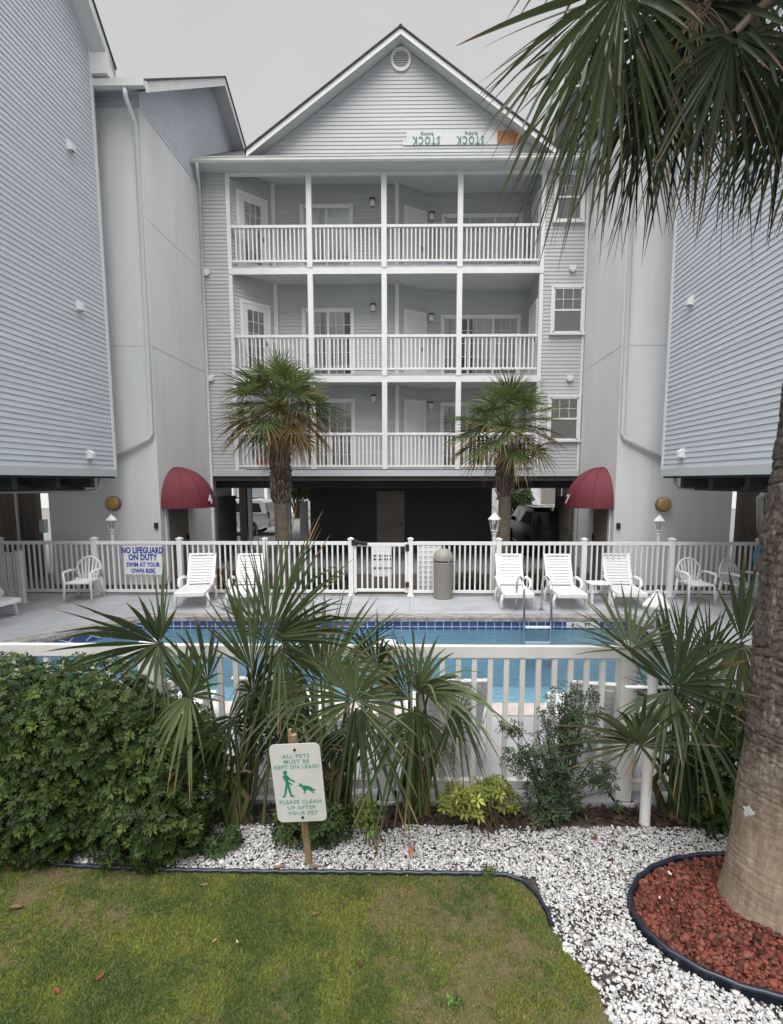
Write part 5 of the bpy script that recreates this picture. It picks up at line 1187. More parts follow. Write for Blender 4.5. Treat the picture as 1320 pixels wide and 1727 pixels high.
big = [ # hub x,y,Y   tip x,y,Y   Rpx span face droop colour count
 (1052, -28, 2.25, 890, 240, 2.1, 410, 4.4, 0.40, 0.04, (0.057, 0.081, 0.028), 54),
 (1040, -15, 2.55, 1010, 240, 2.45, 370, 2.6, -0.8, 0.12, (0.038, 0.055, 0.022), 28),
 (1182, 10, 2.85, 1110, 270, 2.75, 340, 3.6, -0.6, 0.15, (0.030, 0.043, 0.018), 38),
 (1180, 15, 2.75, 1010, 150, 2.6, 300, 2.6, 0.7, 0.15, (0.032, 0.047, 0.020), 26),
 (1236, 60, 2.45, 1225, 280, 2.6, 270, 3.2, 0.85, 0.18, (0.034, 0.048, 0.020), 34),
 (1345, 75, 2.6, 1290, 280, 2.5, 260, 3.2, -0.8, 0.18, (0.030, 0.043, 0.018), 34),
 (1115, 85, 3.15, 1010, 270, 2.95, 270, 3.4, 0.7, 0.18, (0.027, 0.039, 0.018), 36),
 (1010, 0, 2.75, 915, 190, 2.6, 270, 3.0, -0.7, 0.12, (0.038, 0.055, 0.022), 30),
 (1290, 110, 3.2, 1230, 290, 3.1, 220, 3.6, 0.7, 0.2, (0.024, 0.036, 0.017), 36),
 (1170, 110, 3.3, 1130, 290, 3.2, 230, 3.6, -0.6, 0.2, (0.024, 0.036, 0.017), 36),
 (1075, 130, 3.35, 1060, 290, 3.3, 210, 3.4, 0.5, 0.18, (0.027, 0.039, 0.017), 32),
 (1330, 160, 3.3, 1310, 300, 3.3, 190, 3.4, 0.4, 0.2, (0.024, 0.036, 0.017), 32),
 (1235, -45, 2.9, 1330, 60, 2.6, 260, 3.6, 0.8, 0.2, (0.038, 0.052, 0.022), 30),
]
for (hx, hy, hY, tx_, ty_, tY, Rp, sp_, fc, drp, bc, nb_) in big:
    a_ = Acc(); fan_px(a_, hx, hy, hY, tx_, ty_, tY, Rp, sp_, fc, drp, bc, (0.13, 0.075, 0.045), n=nb_, origin=tuple(CH), pcol=(0.16, 0.12, 0.085), prad=(0.034, 0.018), tipat=0.86, brk=0.3, fuse=0.36, fold=0.5, wv=0.98)
    a_.build('frond', 'palmleaf', bp)
a_ = Acc()
for i in range(26):
    az = i*2.39996; el = radians(80-i*3.0); out = np.array([cos(az)*cos(el), sin(az)*cos(el), sin(el)]); hub = CH+out*rg.uniform(0.9, 1.15)
    if hub[0] < 1.75 and hub[2] < 5.5 and hub[1] < 3.2: continue
    tubeacc(a_, bez(CH, CH+out*0.5+np.array([0, 0, 0.15]), hub, 7), np.linspace(0.025, 0.012, 7), (0.12, 0.10, 0.05)); flat = nrmz([cos(az), sin(az), 0])
    fan(a_, hub, nrmz(out-np.array([0, 0, 0.35])), nrmz(np.array([0, 0, 1.0])+flat*0.4), 0.95, n=34, span=4.2, droop=0.35, base=(0.045, 0.07, 0.022), tip=(0.16, 0.10, 0.05), K=5, rng=rg)
a_.build('crown', 'palmleaf', bp)
# bare flower stalk threads hanging from the crown
a_ = Acc()
for k in range(14):
    s0 = at(1175+rg.normal(0, 12), 15+rg.normal(0, 10), 2.5); e0 = at(1175+rg.normal(0, 90), 190+rg.normal(0, 60), 2.5)
    tubeacc(a_, bez(tuple(s0), tuple((s0+e0)/2+Vector((rg.normal(0, 0.08), 0, 0.12))), tuple(e0), 8), np.linspace(0.006, 0.002, 8), (0.20, 0.15, 0.09), 4)
a_.build('flower_stalk', 'palmleaf', bp)

# ---- palmetto clumps
def clump(name, label, base, fronds, seed, extra=(0, 0, 0, 0, 0)):
    global rg
    rg = np.random.default_rng(seed); root = thing(name, label, 'palmetto', (base[0], base[1], 0), 'palmettos along the near fence'); k = 0
    for f in fronds:
        hx, hy, hY, tx_, ty_, tY, Rp, sp_, fc, drp = f[:10]; bc = f[10] if len(f) > 10 else (0.055, 0.080, 0.028); a_ = Acc()
        o = (base[0]+rg.normal(0, 0.07), base[1]+rg.normal(0, 0.05), 0.0)
        fan_px(a_, hx, hy, hY, tx_, ty_, tY, Rp, sp_, fc, drp, bc, (0.24, 0.15, 0.075), n=f[11] if len(f) > 11 else 30, origin=o, pcol=np.array(bc)*1.25, prad=(0.017, 0.008), sag=0.10, tipat=0.86, brk=0.3, fuse=0.36, fold=0.40, wv=0.95)
        a_.build('frond', 'palmleaf', root); k += 1
    for j in range(extra[0]):
        hx = rg.uniform(extra[1], extra[2]); hy = rg.uniform(extra[3], extra[4]); hY = rg.uniform(3.35, 3.6); an_ = rg.normal(0, 0.75)-(0 if hy < extra[3]+60 else (2.2*rg.choice([-1, 1]) if rg.random() < 0.5 else 0))
        rp = rg.uniform(105, 165); bc = [G1, G3, G3, G2][rg.integers(0, 4)]; a_ = Acc(); o = (base[0]+rg.normal(0, 0.09), base[1]+rg.normal(0, 0.05), 0.0)
        fan_px(a_, hx, hy, hY, hx+100*sin(an_), hy-100*cos(an_), hY+rg.normal(0, 0.08), rp, rg.uniform(1.2, 2.4), rg.uniform(0.5, 1.0)*rg.choice([-1, 1]), rg.uniform(0.05, 0.35), bc, (0.20, 0.13, 0.06), n=int(rg.integers(14, 22)), origin=o, pcol=np.array(bc)*1.2, prad=(0.015, 0.008), sag=0.08, tipat=0.86, brk=0.4, fuse=0.34, fold=0.4, wv=0.85)
        a_.build('frond', 'palmleaf', root)
    a_ = Acc()
    for j in range(9):
        p0 = np.array([base[0]+rg.normal(0, 0.05), base[1]+rg.normal(0, 0.04), 0]); tubeacc(a_, [p0, p0+np.array([rg.normal(0, 0.06), rg.normal(0, 0.03), 0.25]), p0+np.array([rg.normal(0, 0.12), rg.normal(0, 0.06), 0.5])], [0.035, 0.024, 0.012], np.array([0.10, 0.09, 0.04])*rg.uniform(0.6, 1.3), 6)
    for j in range(10):   # dead hanging blades
        p0 = np.array([base[0]+rg.normal(0, 0.10), base[1]+rg.normal(0, 0.05), rg.uniform(0.3, 0.7)]); p1 = p0+np.array([rg.normal(0, 0.18), rg.normal(0, 0.06), -rg.uniform(0.1, 0.35)])
        tubeacc(a_, bez(p0, (p0+p1)/2+np.array([0, 0, 0.12]), p1, 6), np.linspace(0.008, 0.002, 6), (0.22, 0.15, 0.08), 4)
    a_.build('stem', 'palmleaf', root); return root
G1, G2, G3, G4 = (0.060, 0.086, 0.036), (0.088, 0.117, 0.048), (0.044, 0.066, 0.028), (0.14, 0.175, 0.095)
b1 = gr(405, 1385); b2 = gr(560, 1378); b3 = gr(700, 1372); b4 = gr(1150, 1383)
clump('palmetto', 'tallest palmetto clump, left of the pet sign, fans spreading across the far gate', (b1.x, b1.y), [
 (455, 1075, 3.35, 545, 880, 3.15, 250, 2.0, 0.65, 0.03, G1, 28),
 (462, 1080, 3.30, 640, 990, 3.1, 200, 1.1, -0.5, 0.12, G3, 10),
 (425, 1130, 3.4, 398, 930, 3.3, 215, 1.4, -0.6, 0.03, G2, 18),
 (268, 1085, 3.15, 165, 1055, 2.95, 175, 2.6, 0.8, 0.10, G3, 15),
 (272, 1082, 3.3, 268, 960, 3.35, 165, 0.45, 0.9, 0.0, G3, 5),
 (270, 1084, 3.1, 262, 1200, 3.05, 95, 2.4, -0.5, 0.35, G1, 12),
 (318, 1175, 3.1, 325, 1060, 3.0, 145, 2.2, 0.7, 0.15, G1, 13),
 (320, 1175, 3.1, 275, 1260, 3.0, 120, 1.9, -0.6, 0.5, G2, 10),
 (350, 1150, 3.5, 310, 1050, 3.45, 140, 2.0, -0.8, 0.10, G3, 13),
 (470, 1095, 3.38, 525, 1200, 3.45, 135, 2.2, 0.8, 0.35, G2, 14),
 (395, 1210, 3.2, 310, 1260, 3.0, 130, 2.0, 0.9, 0.45, G1, 11)], 21, (9, 370, 500, 1060, 1230))
clump('palmetto', 'palmetto clump right behind the pet sign with a flat round fan facing the lawn', (b2.x, b2.y), [
 (548, 1150, 3.35, 640, 990, 3.2, 205, 1.9, 0.6, 0.06, G2, 23),
 (540, 1140, 3.4, 500, 1010, 3.4, 170, 1.5, -0.8, 0.06, G1, 14),
 (597, 1182, 3.05, 575, 1060, 2.95, 150, 4.4, 0.25, 0.25, G2, 26),
 (520, 1155, 3.5, 460, 1180, 3.45, 130, 2.2, -0.8, 0.3, G1, 14),
 (600, 1195, 3.25, 660, 1320, 3.0, 170, 1.8, -0.7, 0.40, G3, 12),
 (575, 1230, 3.5, 520, 1300, 3.45, 110, 2.0, 0.8, 0.3, G3, 13)], 22, (9, 500, 650, 1090, 1270))
clump('palmetto', 'palmetto clump in the middle of the near fence with arching drooping blades', (b3.x, b3.y), [
 (702, 1170, 3.3, 712, 1050, 3.2, 165, 2.0, 0.6, 0.20, G2, 16),
 (712, 1165, 3.35, 840, 1130, 3.15, 170, 1.5, 0.7, 0.60, G1, 13),
 (690, 1180, 3.5, 640, 1080, 3.45, 140, 1.7, -0.8, 0.15, G3, 13),
 (770, 1190, 3.45, 790, 1290, 3.3, 105, 1.8, 0.6, 0.35, G3, 13),
 (700, 1200, 3.25, 640, 1310, 3.0, 160, 2.0, 0.8, 0.5, G1, 13),
 (705, 1170, 3.3, 770, 1110, 3.1, 150, 1.6, -0.6, 0.35, G2, 12)], 23, (6, 660, 770, 1130, 1270))
clump('palmetto', 'palmetto clump round the nearest lamp post, right of the small leaved bush', (b4.x, b4.y), [
 (1062, 1095, 3.45, 1040, 985, 3.40, 130, 2.9, 0.25, 0.05, G4, 24),
 (1138, 1155, 3.2, 1185, 1040, 3.05, 190, 2.8, 0.5, 0.08, G3, 18),
 (1130, 1165, 3.2, 1080, 1240, 3.0, 150, 1.8, -0.6, 0.30, G3, 11),
 (1078, 1255, 3.05, 975, 1205, 2.95, 170, 2.3, 0.6, 0.10, G2, 15),
 (1080, 1258, 3.10, 1130, 1170, 3.0, 150, 2.6, -0.5, 0.20, G3, 15),
 (1250, 1082, 3.2, 1262, 960, 3.2, 175, 0.8, 0.2, 0.03, G1, 6),
 (1252, 1085, 3.15, 1235, 1180, 3.05, 130, 2.6, 0.5, 0.35, G2, 13),
 (1160, 1200, 3.4, 1215, 1290, 3.2, 140, 2.2, 0.7, 0.4, G1, 13),
 (1140, 1165, 3.15, 1010, 1060, 3.0, 270, 0.10, 0.3, 0.0, G3, 2)], 24, (8, 1120, 1230, 1100, 1300))

# ---- leafy shrubs
def leaf_proto(nl, Lf, Wf, cup=0.5, spread=1.0, tilt=0.6):
    V, Fq, T_ = [], [], []
    for i in range(nl):
        a = i*2.39996; el = tilt*(0.5+0.5*((i*7) % 5)/4); d = np.array([cos(a)*cos(el), sin(a)*cos(el), sin(el)]); sd_v = np.array([-sin(a), cos(a), 0]); nn = np.cross(d, sd_v)
        k = len(V); l_ = Lf*(0.85+0.3*((i*3) % 4)/3)
        V += [d*0.1*l_, d*l_*0.62+sd_v*Wf/2-nn*0.0, d*l_+nn*(-0.12*l_), d*l_*0.62-sd_v*Wf/2, d*l_*0.6+nn*(Wf*0.16)]
        Fq += [(k, k+1, k+2, k+4), (k, k+4, k+2, k+3)]
    return np.array(V), np.array(Fq)
def scatter(proto, pos, nor, scale, cols, jitter=0.35, rgn=rng):
    PV, PF = proto; N = len(pos); nor = nor+rgn.normal(0, jitter, nor.shape); nor /= np.linalg.norm(nor, axis=1)[:, None]
    ref = rgn.normal(0, 1, (N, 3)); x_ = np.cross(nor, ref); x_ /= np.linalg.norm(x_, axis=1)[:, None]; y_ = np.cross(nor, x_)
    V = (x_[:, None, :]*PV[None, :, 0:1]+y_[:, None, :]*PV[None, :, 1:2]+nor[:, None, :]*PV[None, :, 2:3])*scale[:, None, None]+pos[:, None, :]
    Fq = PF[None]+(np.arange(N)*len(PV))[:, None, None]
    C = np.repeat(cols[:, None, :], len(PV), 1)*rgn.uniform(0.85, 1.15, (N, len(PV), 1))
    return V.reshape(-1, 3), Fq.reshape(-1, PF.shape[1]), C.reshape(-1, 3)
def blobs_surface(blobs, N, depth, rgn, zmin=0.0):
    pos, nor = [], []; B = np.array(blobs); wts = B[:, 3]*B[:, 5]+B[:, 3]*B[:, 4]; wts = wts/wts.sum()
    while len(pos) < N:
        b = B[rgn.choice(len(B), p=wts)]; v = rgn.normal(0, 1, 3); v /= np.linalg.norm(v); k = 1-depth*rgn.uniform(0, 1)**1.6
        p = b[:3]+v*b[3:6]*k
        if p[2] < zmin: continue
        ins = False
        for c in B:
            if c is b: continue
            if (((p-c[:3])/c[3:6])**2).sum() < (1-depth*1.1)**2: ins = True; break
        if ins: continue
        n_ = v/b[3:6]; pos.append(p); nor.append(n_/np.linalg.norm(n_)+np.array([0, -0.15, 0.35]))
    return np.array(pos), np.array(nor)
def shrub(name, label, cat, blobs, N, proto, size, pal, depth=0.35, stems=8, base=None, sc=(0.75, 1.25), seed=1, jitter=0.35, group=None, stem_r=0.012):
    rgn = np.random.default_rng(seed); B = np.array(blobs); base = base or (B[0, 0], B[0, 1]); root = thing(name, label, cat, (base[0], base[1], 0), group)
    pos, nor = blobs_surface(blobs, N, depth, rgn, 0.01); pal = np.array(pal); w_ = rgn.dirichlet([0.6]*len(pal), N); cols = w_@pal; cols *= rgn.uniform(0.7, 1.3, (N, 1))*(1+0.32*np.sin(pos[:, 0]*9+seed)*np.sin(pos[:, 2]*11+pos[:, 0]*4)+0.2*np.sin(pos[:, 0]*23)*np.sin(pos[:, 2]*19))[:, None]
    V, Fq, C = scatter(proto, pos, nor, rgn.uniform(sc[0], sc[1], N)*size, cols, jitter, rgn); npmesh('foliage', V, Fq, 'leaf', root, C)
    a_ = Acc()
    for k in range(stems):
        q_ = pos[rgn.integers(0, N)]; o = np.array([base[0]+rgn.normal(0, 0.06), base[1]+rgn.normal(0, 0.04), 0.0]); tubeacc(a_, bez(o, (o+q_)/2+np.array([0, 0, 0.1]), q_, 8), np.linspace(stem_r, 0.003, 8), (0.10, 0.075, 0.05), 5)
    a_.build('stem', 'leaf', root); return root
WH = leaf_proto(9, 0.039, 0.014, tilt=0.55)
hb = [(-4.6, 3.32, 0.62, 0.75, 0.36, 0.70), (-3.7, 3.30, 0.62, 0.72, 0.38, 0.70), (-2.85, 3.30, 0.64, 0.60, 0.38, 0.68), (-2.2, 3.28, 0.62, 0.55, 0.36, 0.70), (-1.68, 3.26, 0.50, 0.42, 0.32, 0.56),
      (-2.6, 3.10, 0.30, 0.60, 0.25, 0.36), (-1.75, 3.06, 0.24, 0.40, 0.2, 0.28), (-3.4, 3.12, 0.3, 0.5, 0.24, 0.36)]
shrub('hedge', 'dense dark green rounded hedge with whorled leaves at the left', 'hedge', hb, 20000, WH, 1.0, [(0.020, 0.045, 0.011), (0.040, 0.072, 0.016), (0.012, 0.029, 0.009), (0.090, 0.125, 0.026)], 0.55, 60, (-2.6, 3.3), seed=4, stem_r=0.014)
WS = leaf_proto(6, 0.05, 0.022, tilt=0.5)
s0 = gr(530, 1436)
shrub('low_shrub', 'small dark leafy shrub around the foot of the pet sign', 'shrub', [(s0.x-0.08, s0.y+0.10, 0.14, 0.24, 0.13, 0.18), (s0.x+0.10, s0.y+0.12, 0.12, 0.16, 0.12, 0.15)], 330, WS, 0.95, [(0.035, 0.06, 0.02), (0.06, 0.09, 0.028)], 0.6, 14, seed=5)
s0 = gr(352, 1440)
shrub('low_shrub', 'small dark sprout at the foot of the hedge on the white pebbles', 'shrub', [(s0.x, s0.y, 0.05, 0.11, 0.07, 0.08), (s0.x+0.13, s0.y+0.05, 0.06, 0.07, 0.06, 0.09)], 90, WS, 0.8, [(0.03, 0.06, 0.02), (0.05, 0.085, 0.025)], 0.6, 6, seed=6)
y0 = at(815, 1340, 3.38)
shrub('yellow_shrub', 'low yellow green shrub with bare brown stems by the fence foot', 'shrub', [(y0.x-0.02, 3.38, y0.z+0.02, 0.24, 0.12, 0.07), (y0.x+0.10, 3.40, y0.z+0.05, 0.08, 0.08, 0.06), (y0.x+0.19, 3.40, y0.z-0.06, 0.09, 0.08, 0.05), (y0.x-0.24, 3.36, y0.z-0.05, 0.09, 0.08, 0.05), (y0.x-0.08, 3.36, y0.z-0.10, 0.12, 0.08, 0.05)], 210, leaf_proto(6, 0.055, 0.02, tilt=0.35), 0.9, [(0.17, 0.20, 0.040), (0.10, 0.135, 0.032), (0.27, 0.27, 0.06)], 0.7, 40, (y0.x, 3.40), seed=7, stem_r=0.007)
y1 = at(622, 1372, 3.22)
shrub('yellow_shrub', 'thin lime green sprig beside the pet sign', 'shrub', [(y1.x, 3.22, y1.z, 0.085, 0.06, 0.13)], 34, leaf_proto(5, 0.055, 0.024, tilt=0.35), 0.9, [(0.17, 0.24, 0.045), (0.12, 0.17, 0.035)], 0.9, 5, (y1.x+0.03, 3.24), seed=8, stem_r=0.006)
t0 = at(930, 1250, 3.5)
shrub('small_leaved_bush', 'airy grey green bush with tiny leaves in front of the near fence', 'shrub', [(t0.x+0.02, 3.46, 0.42, 0.24, 0.12, 0.38), (t0.x+0.12, 3.46, 0.80, 0.24, 0.12, 0.28), (t0.x-0.22, 3.46, 0.50, 0.16, 0.10, 0.10), (t0.x-0.30, 3.46, 0.72, 0.11, 0.06, 0.06), (t0.x+0.34, 3.44, 0.36, 0.13, 0.10, 0.13), (t0.x-0.02, 3.42, 0.25, 0.22, 0.12, 0.24)], 1500, leaf_proto(5, 0.030, 0.013, tilt=0.4), 1.0, [(0.05, 0.085, 0.045), (0.075, 0.11, 0.07), (0.06, 0.09, 0.03)], 0.85, 70, (t0.x+0.02, 3.52), seed=9, jitter=0.8, stem_r=0.006)
shrub('dark_shrub', 'dark leafy shrub between the right palmetto and the big trunk', 'shrub', [(2.24, 3.46, 0.52, 0.20, 0.18, 0.62), (2.42, 3.42, 0.50, 0.36, 0.26, 0.62), (2.75, 3.35, 0.55, 0.45, 0.30, 0.68), (2.20, 3.36, 0.30, 0.20, 0.2, 0.32), (3.4, 3.35, 0.6, 0.5, 0.3, 0.65)], 2400, WH, 1.0, [(0.025, 0.05, 0.016), (0.05, 0.085, 0.022), (0.10, 0.14, 0.03)], 0.6, 30, (2.5, 3.4), seed=10)
for (x, dx, sd_, lab) in ((968, 0, 31, 'tiny weed left of the nearest lamp post foot'), (1040, 0, 32, 'tiny weed at the curb behind the white pebbles')):
    g0 = gr(x, 1372); shrub('weed', lab, 'weed', [(g0.x, g0.y, 0.06, 0.05, 0.04, 0.07)], 16, WS, 0.55, [(0.05, 0.10, 0.03), (0.08, 0.13, 0.04)], 0.9, 3, seed=sd_, stem_r=0.003)
# planting strip behind the far fence: low plants, red flowers
k = 0
for (x, w_, h_, lab) in ((380, 0.5, 0.45, 'low green shrub with red flowers behind the left loungers'), (548, 0.6, 0.5, 'low green shrub behind the fence left of the gate'), (790, 0.45, 0.4, 'low shrub behind the fence right of the trash can'), (905, 0.5, 0.45, 'low shrub behind the loungers at the right palm')):
    P = at(x, 950, 11.5); k += 1
    shrub('bed_shrub', lab, 'shrub', [(P.x, 11.5, h_*0.45, w_, 0.25, h_*0.55)], 260, leaf_proto(6, 0.09, 0.035, tilt=0.5), 1.0, [(0.03, 0.05, 0.02), (0.05, 0.08, 0.025), (0.22, 0.03, 0.03) if k == 1 else (0.06, 0.07, 0.03)], 0.7, 10, seed=40+k)
# trees beyond the parking
def far_tree(label, x, y, h, cr, seed):
    shrub('broadleaf_tree', label, 'tree', [(x, y, h*0.66, cr, cr, h*0.32), (x+cr*0.5, y, h*0.55, cr*0.6, cr*0.6, h*0.22), (x-cr*0.5, y, h*0.6, cr*0.6, cr*0.6, h*0.22)], 900, leaf_proto(7, 0.34, 0.15, tilt=0.5), 1.0, [(0.03, 0.05, 0.02), (0.06, 0.085, 0.03)], 0.8, 14, seed=seed, stem_r=0.10)
far_tree('dark green tree beyond the parking, left of the core wall', HX(500, 34), 34, 4.2, 1.4, 61)
far_tree('low green tree behind the right palm trunk beyond the parking', HX(868, 33), 33, 2.4, 0.9, 62)

# ================================================================ GROUND COVER
edge_curve = [(-11.4, 3.10), (-4.2, 3.08), (-3.2, 3.05), (-2.695, 3.029), (-2.1, 2.985), (-1.484, 2.959), (-0.9, 2.955), (-0.493, 2.957), (0.1, 2.957), (0.50, 2.958), (0.62, 2.950), (0.70, 2.915), (0.752, 2.85), (0.785, 2.76), (0.80, 2.66), (0.803, 2.58)]
ec = np.array(edge_curve)
lawn_b = edge_curve+[(0.83, 2.45), (0.90, 2.32), (0.93, 2.18), (0.935, 2.05), (0.97, 1.8), (1.05, 1.4), (1.2, 0.5), (1.3, -0.9), (-11.4, -0.9)]
def inpoly(px, py, poly):
    poly = np.array(poly); ins = np.zeros(len(px), bool); j = len(poly)-1
    for i in range(len(poly)):
        xi, yi, xj, yj = poly[i, 0], poly[i, 1], poly[j, 0], poly[j, 1]; c = ((yi > py) != (yj > py)) & (px < (xj-xi)*(py-yi)/(yj-yi+1e-12)+xi); ins ^= c; j = i
    return ins
sheet('lawn', lawn_b[::-1], [], 0.006, 'lawnsoil')
def band(name, pts, hgt, th, z0=-0.01):
    q = MB(); P = [Vector((x, y, 0)) for x, y in pts]; n = len(P)
    prof = [(-th/2, z0), (-th/2, hgt-th*0.6), (-th*0.75, hgt-th*0.2), (-th*0.5, hgt+th*0.35), (0, hgt+th*0.55), (th*0.5, hgt+th*0.35), (th*0.75, hgt-th*0.2), (th/2, hgt-th*0.6), (th/2, z0)]
    vs = []
    for i in range(n):
        d = (P[min(i+1, n-1)]-P[max(i-1, 0)]).normalized(); s_ = Vector((-d.y, d.x, 0)); wv_ = 0.004*sin(i*1.7)
        vs += [P[i]+s_*(a+wv_)+Vector((0, 0, b_)) for a, b_ in prof]
    m_ = len(prof); q.add(vs, [(i*m_+j, (i+1)*m_+j, (i+1)*m_+j+1, i*m_+j+1) for i in range(n-1) for j in range(m_-1)]); return q.build(name, 'edging', None, smooth=True)
def densify(P, n=120):
    P = np.array(P); d = np.concatenate([[0], np.cumsum(np.linalg.norm(np.diff(P, axis=0), axis=1))]); s_ = np.linspace(0, d[-1], n)
    Q = np.stack([np.interp(s_, d, P[:, 0]), np.interp(s_, d, P[:, 1])], 1)
    for _ in range(3): Q[1:-1] = (Q[:-2]+2*Q[1:-1]+Q[2:])/4
    return Q
e1 = band('lawn_edging', densify(edge_curve[1:], 160), 0.024, 0.018); tag(e1, 'dark blue plastic edging curving along the back of the lawn', 'edging')
RC, RX, RY = (2.08, 2.635), 0.79, 0.485
ringp = [(RC[0]+RX*cos(a), RC[1]+RY*sin(a)) for a in np.linspace(0, 2*pi, 90)]
e2 = band('ring_edging', ringp, 0.045, 0.020); tag(e2, 'dark blue plastic edging ring around the red lava rock', 'edging')
# stones
def ico():
    p = (1+5**0.5)/2; V = np.array([(-1, p, 0), (1, p, 0), (-1, -p, 0), (1, -p, 0), (0, -1, p), (0, 1, p), (0, -1, -p), (0, 1, -p), (p, 0, -1), (p, 0, 1), (-p, 0, -1), (-p, 0, 1)], float); V /= np.linalg.norm(V[0])
    Fc = np.array([(0, 11, 5), (0, 5, 1), (0, 1, 7), (0, 7, 10), (0, 10, 11), (1, 5, 9), (5, 11, 4), (11, 10, 2), (10, 7, 6), (7, 1, 8), (3, 9, 4), (3, 4, 2), (3, 2, 6), (3, 6, 8), (3, 8, 9), (4, 9, 5), (2, 4, 11), (6, 2, 10), (8, 6, 7), (9, 8, 1)]); return V, Fc
IV, IF = ico()
def stones(name, x, y, z, size, cols, rgn, flat=0.6, smooth=False):
    N = len(x); V = IV[None]*rgn.uniform(0.55, 1.25, (N, 12, 1)); ax = rgn.uniform(0.55, 1.25, (N, 1, 3)); ax[:, :, 2] *= flat; V = V*ax
    a = rgn.uniform(0, 6.28, N); c, s_ = np.cos(a), np.sin(a); tl = rgn.normal(0, 0.35, N); ct, st = np.cos(tl), np.sin(tl)
    X_ = V[..., 0]*c[:, None]-V[..., 1]*s_[:, None]; Y_ = V[..., 0]*s_[:, None]+V[..., 1]*c[:, None]; Z_ = V[..., 2]
    Y2 = Y_*ct[:, None]-Z_*st[:, None]; Z2 = Y_*st[:, None]+Z_*ct[:, None]
    W_ = np.stack([X_, Y2, Z2], -1)*size[:, None, None]+np.stack([x, y, z], -1)[:, None, :]
    Fq = IF[None]+(np.arange(N)*12)[:, None, None]; return npmesh(name, W_.reshape(-1, 3), Fq.reshape(-1, 3), 'stone', None, np.repeat(cols[:, None, :], 12, 1).reshape(-1, 3), smooth)
rg = np.random.default_rng(77)
def uni(n, x0, x1, y0, y1): return rg.uniform(x0, x1, n), rg.uniform(y0, y1, n)
bx, by = uni(170000, -3.6, 3.4, 1.55, 3.42)
ok = ~inpoly(bx, by, lawn_b) & ((((bx-RC[0])/(RX+0.02))**2+((by-RC[1])/(RY+0.02))**2) > 1) & ~((bx < 0.8) & (by < 2.95))
# pebbles thin out toward the fence foot and along the lawn
dens = np.where(by > 3.43+0.05*np.sin(bx*5)+0.03*np.sin(bx*13), 0.08, 1.0)
mott = 0.5+0.5*np.sin(bx*7.3+1.1*np.sin(by*9))*np.sin(by*11.7+bx*3)
dens = dens*np.where((bx > 0.75) & (by < 2.75), 0.35+0.65*mott, 1.0)
ok &= rg.random(len(bx)) < dens*0.9
bx, by = bx[ok], by[ok]; N = len(bx)
near_s = np.clip((3.2-by)/1.2, 0, 1)
sz = rg.lognormal(-4.86, 0.34, N)*(1+0.25*near_s); v_ = rg.uniform(0.34, 0.60, N); warm = rg.uniform(-0.02, 0.03, N)
cols = np.stack([v_+warm, v_, v_-warm*0.6], -1); dk = rg.random(N) < 0.07; cols[dk] = np.array([0.14, 0.12, 0.10])*rg.uniform(0.5, 1.6, (dk.sum(), 1))
tag(stones('white_pebbles', bx, by, rg.uniform(-0.002, 0.013, N), sz, cols, rg), kind='stuff', label='white marble pebbles spread over the bed around the lawn', cat='pebbles')
rx_, ry_ = uni(15000, RC[0]-RX, RC[0]+RX, RC[1]-RY, RC[1]+RY); dd_ = ((rx_-RC[0])/(RX-0.02))**2+((ry_-RC[1])/(RY-0.02))**2; ok = (dd_ < 1) & (((rx_-BX)**2+(ry_-BY)**2) > 0.20**2)
rx_, ry_, dd_ = rx_[ok], ry_[ok], dd_[ok]; N = len(rx_); c0 = np.array([[0.125, 0.030, 0.020]])*rg.uniform(0.3, 1.6, (N, 1)); c0[:, 1:] *= rg.uniform(0.8, 1.7, (N, 1))
wt = rg.random(N) < 0.006; c0[wt] = (0.6, 0.58, 0.52)
tag(stones('lava_rock', rx_, ry_, 0.012+0.045*(1-dd_)+rg.uniform(-0.005, 0.02, N), rg.lognormal(-4.30, 0.34, N), c0, rg, 0.8), kind='stuff', label='red lava rock heaped round the big palm trunk', cat='lava rock')
mb = MB(); nn_ = 48
mb.add([(RC[0], RC[1], 0.05)]+[(RC[0]+RX*0.6*cos(2*pi*k/nn_), RC[1]+RY*0.6*sin(2*pi*k/nn_), 0.035) for k in range(nn_)]+[(RC[0]+RX*cos(2*pi*k/nn_), RC[1]+RY*sin(2*pi*k/nn_), 0.004) for k in range(nn_)],
       [(0, 1+k, 1+(k+1) % nn_) for k in range(nn_)]+[(1+k, 1+nn_+k, 1+nn_+(k+1) % nn_, 1+(k+1) % nn_) for k in range(nn_)])
tag(mb.build('lava_rock_base', mat('lava_fines', (0.10, 0.022, 0.016), 0.95, var=0.4, vs=20, bump=0.8, bs=60)), kind='structure')
# bark mulch
mx_, my_ = uni(5200, -1.6, 3.2, 3.18, 3.64); keep = rg.random(len(mx_)) < np.clip((my_-3.38-0.05*np.sin(mx_*6))/0.14, 0, 1); mx_, my_ = mx_[keep], my_[keep]; N = len(mx_)
PV = np.array([(-0.5, -0.12, 0), (0.5, -0.16, 0), (0.55, 0.14, 0.06), (-0.45, 0.16, 0.06)]); PFm = np.array([(0, 1, 2, 3)])
nv = np.tile([0, 0, 1.0], (N, 1)); cc = np.array([[0.045, 0.027, 0.020]])*rg.uniform(0.4, 1.9, (N, 1))
V, Fq, C = scatter((PV, PFm), np.stack([mx_, my_, rg.uniform(0.0, 0.02, N)], -1), nv, rg.lognormal(-3.2, 0.4, N), cc, 0.28, rg)
tag(npmesh('bark_mulch', V, Fq, 'stone', None, C), kind='stuff', label='dark brown bark mulch under the palmettos', cat='mulch')
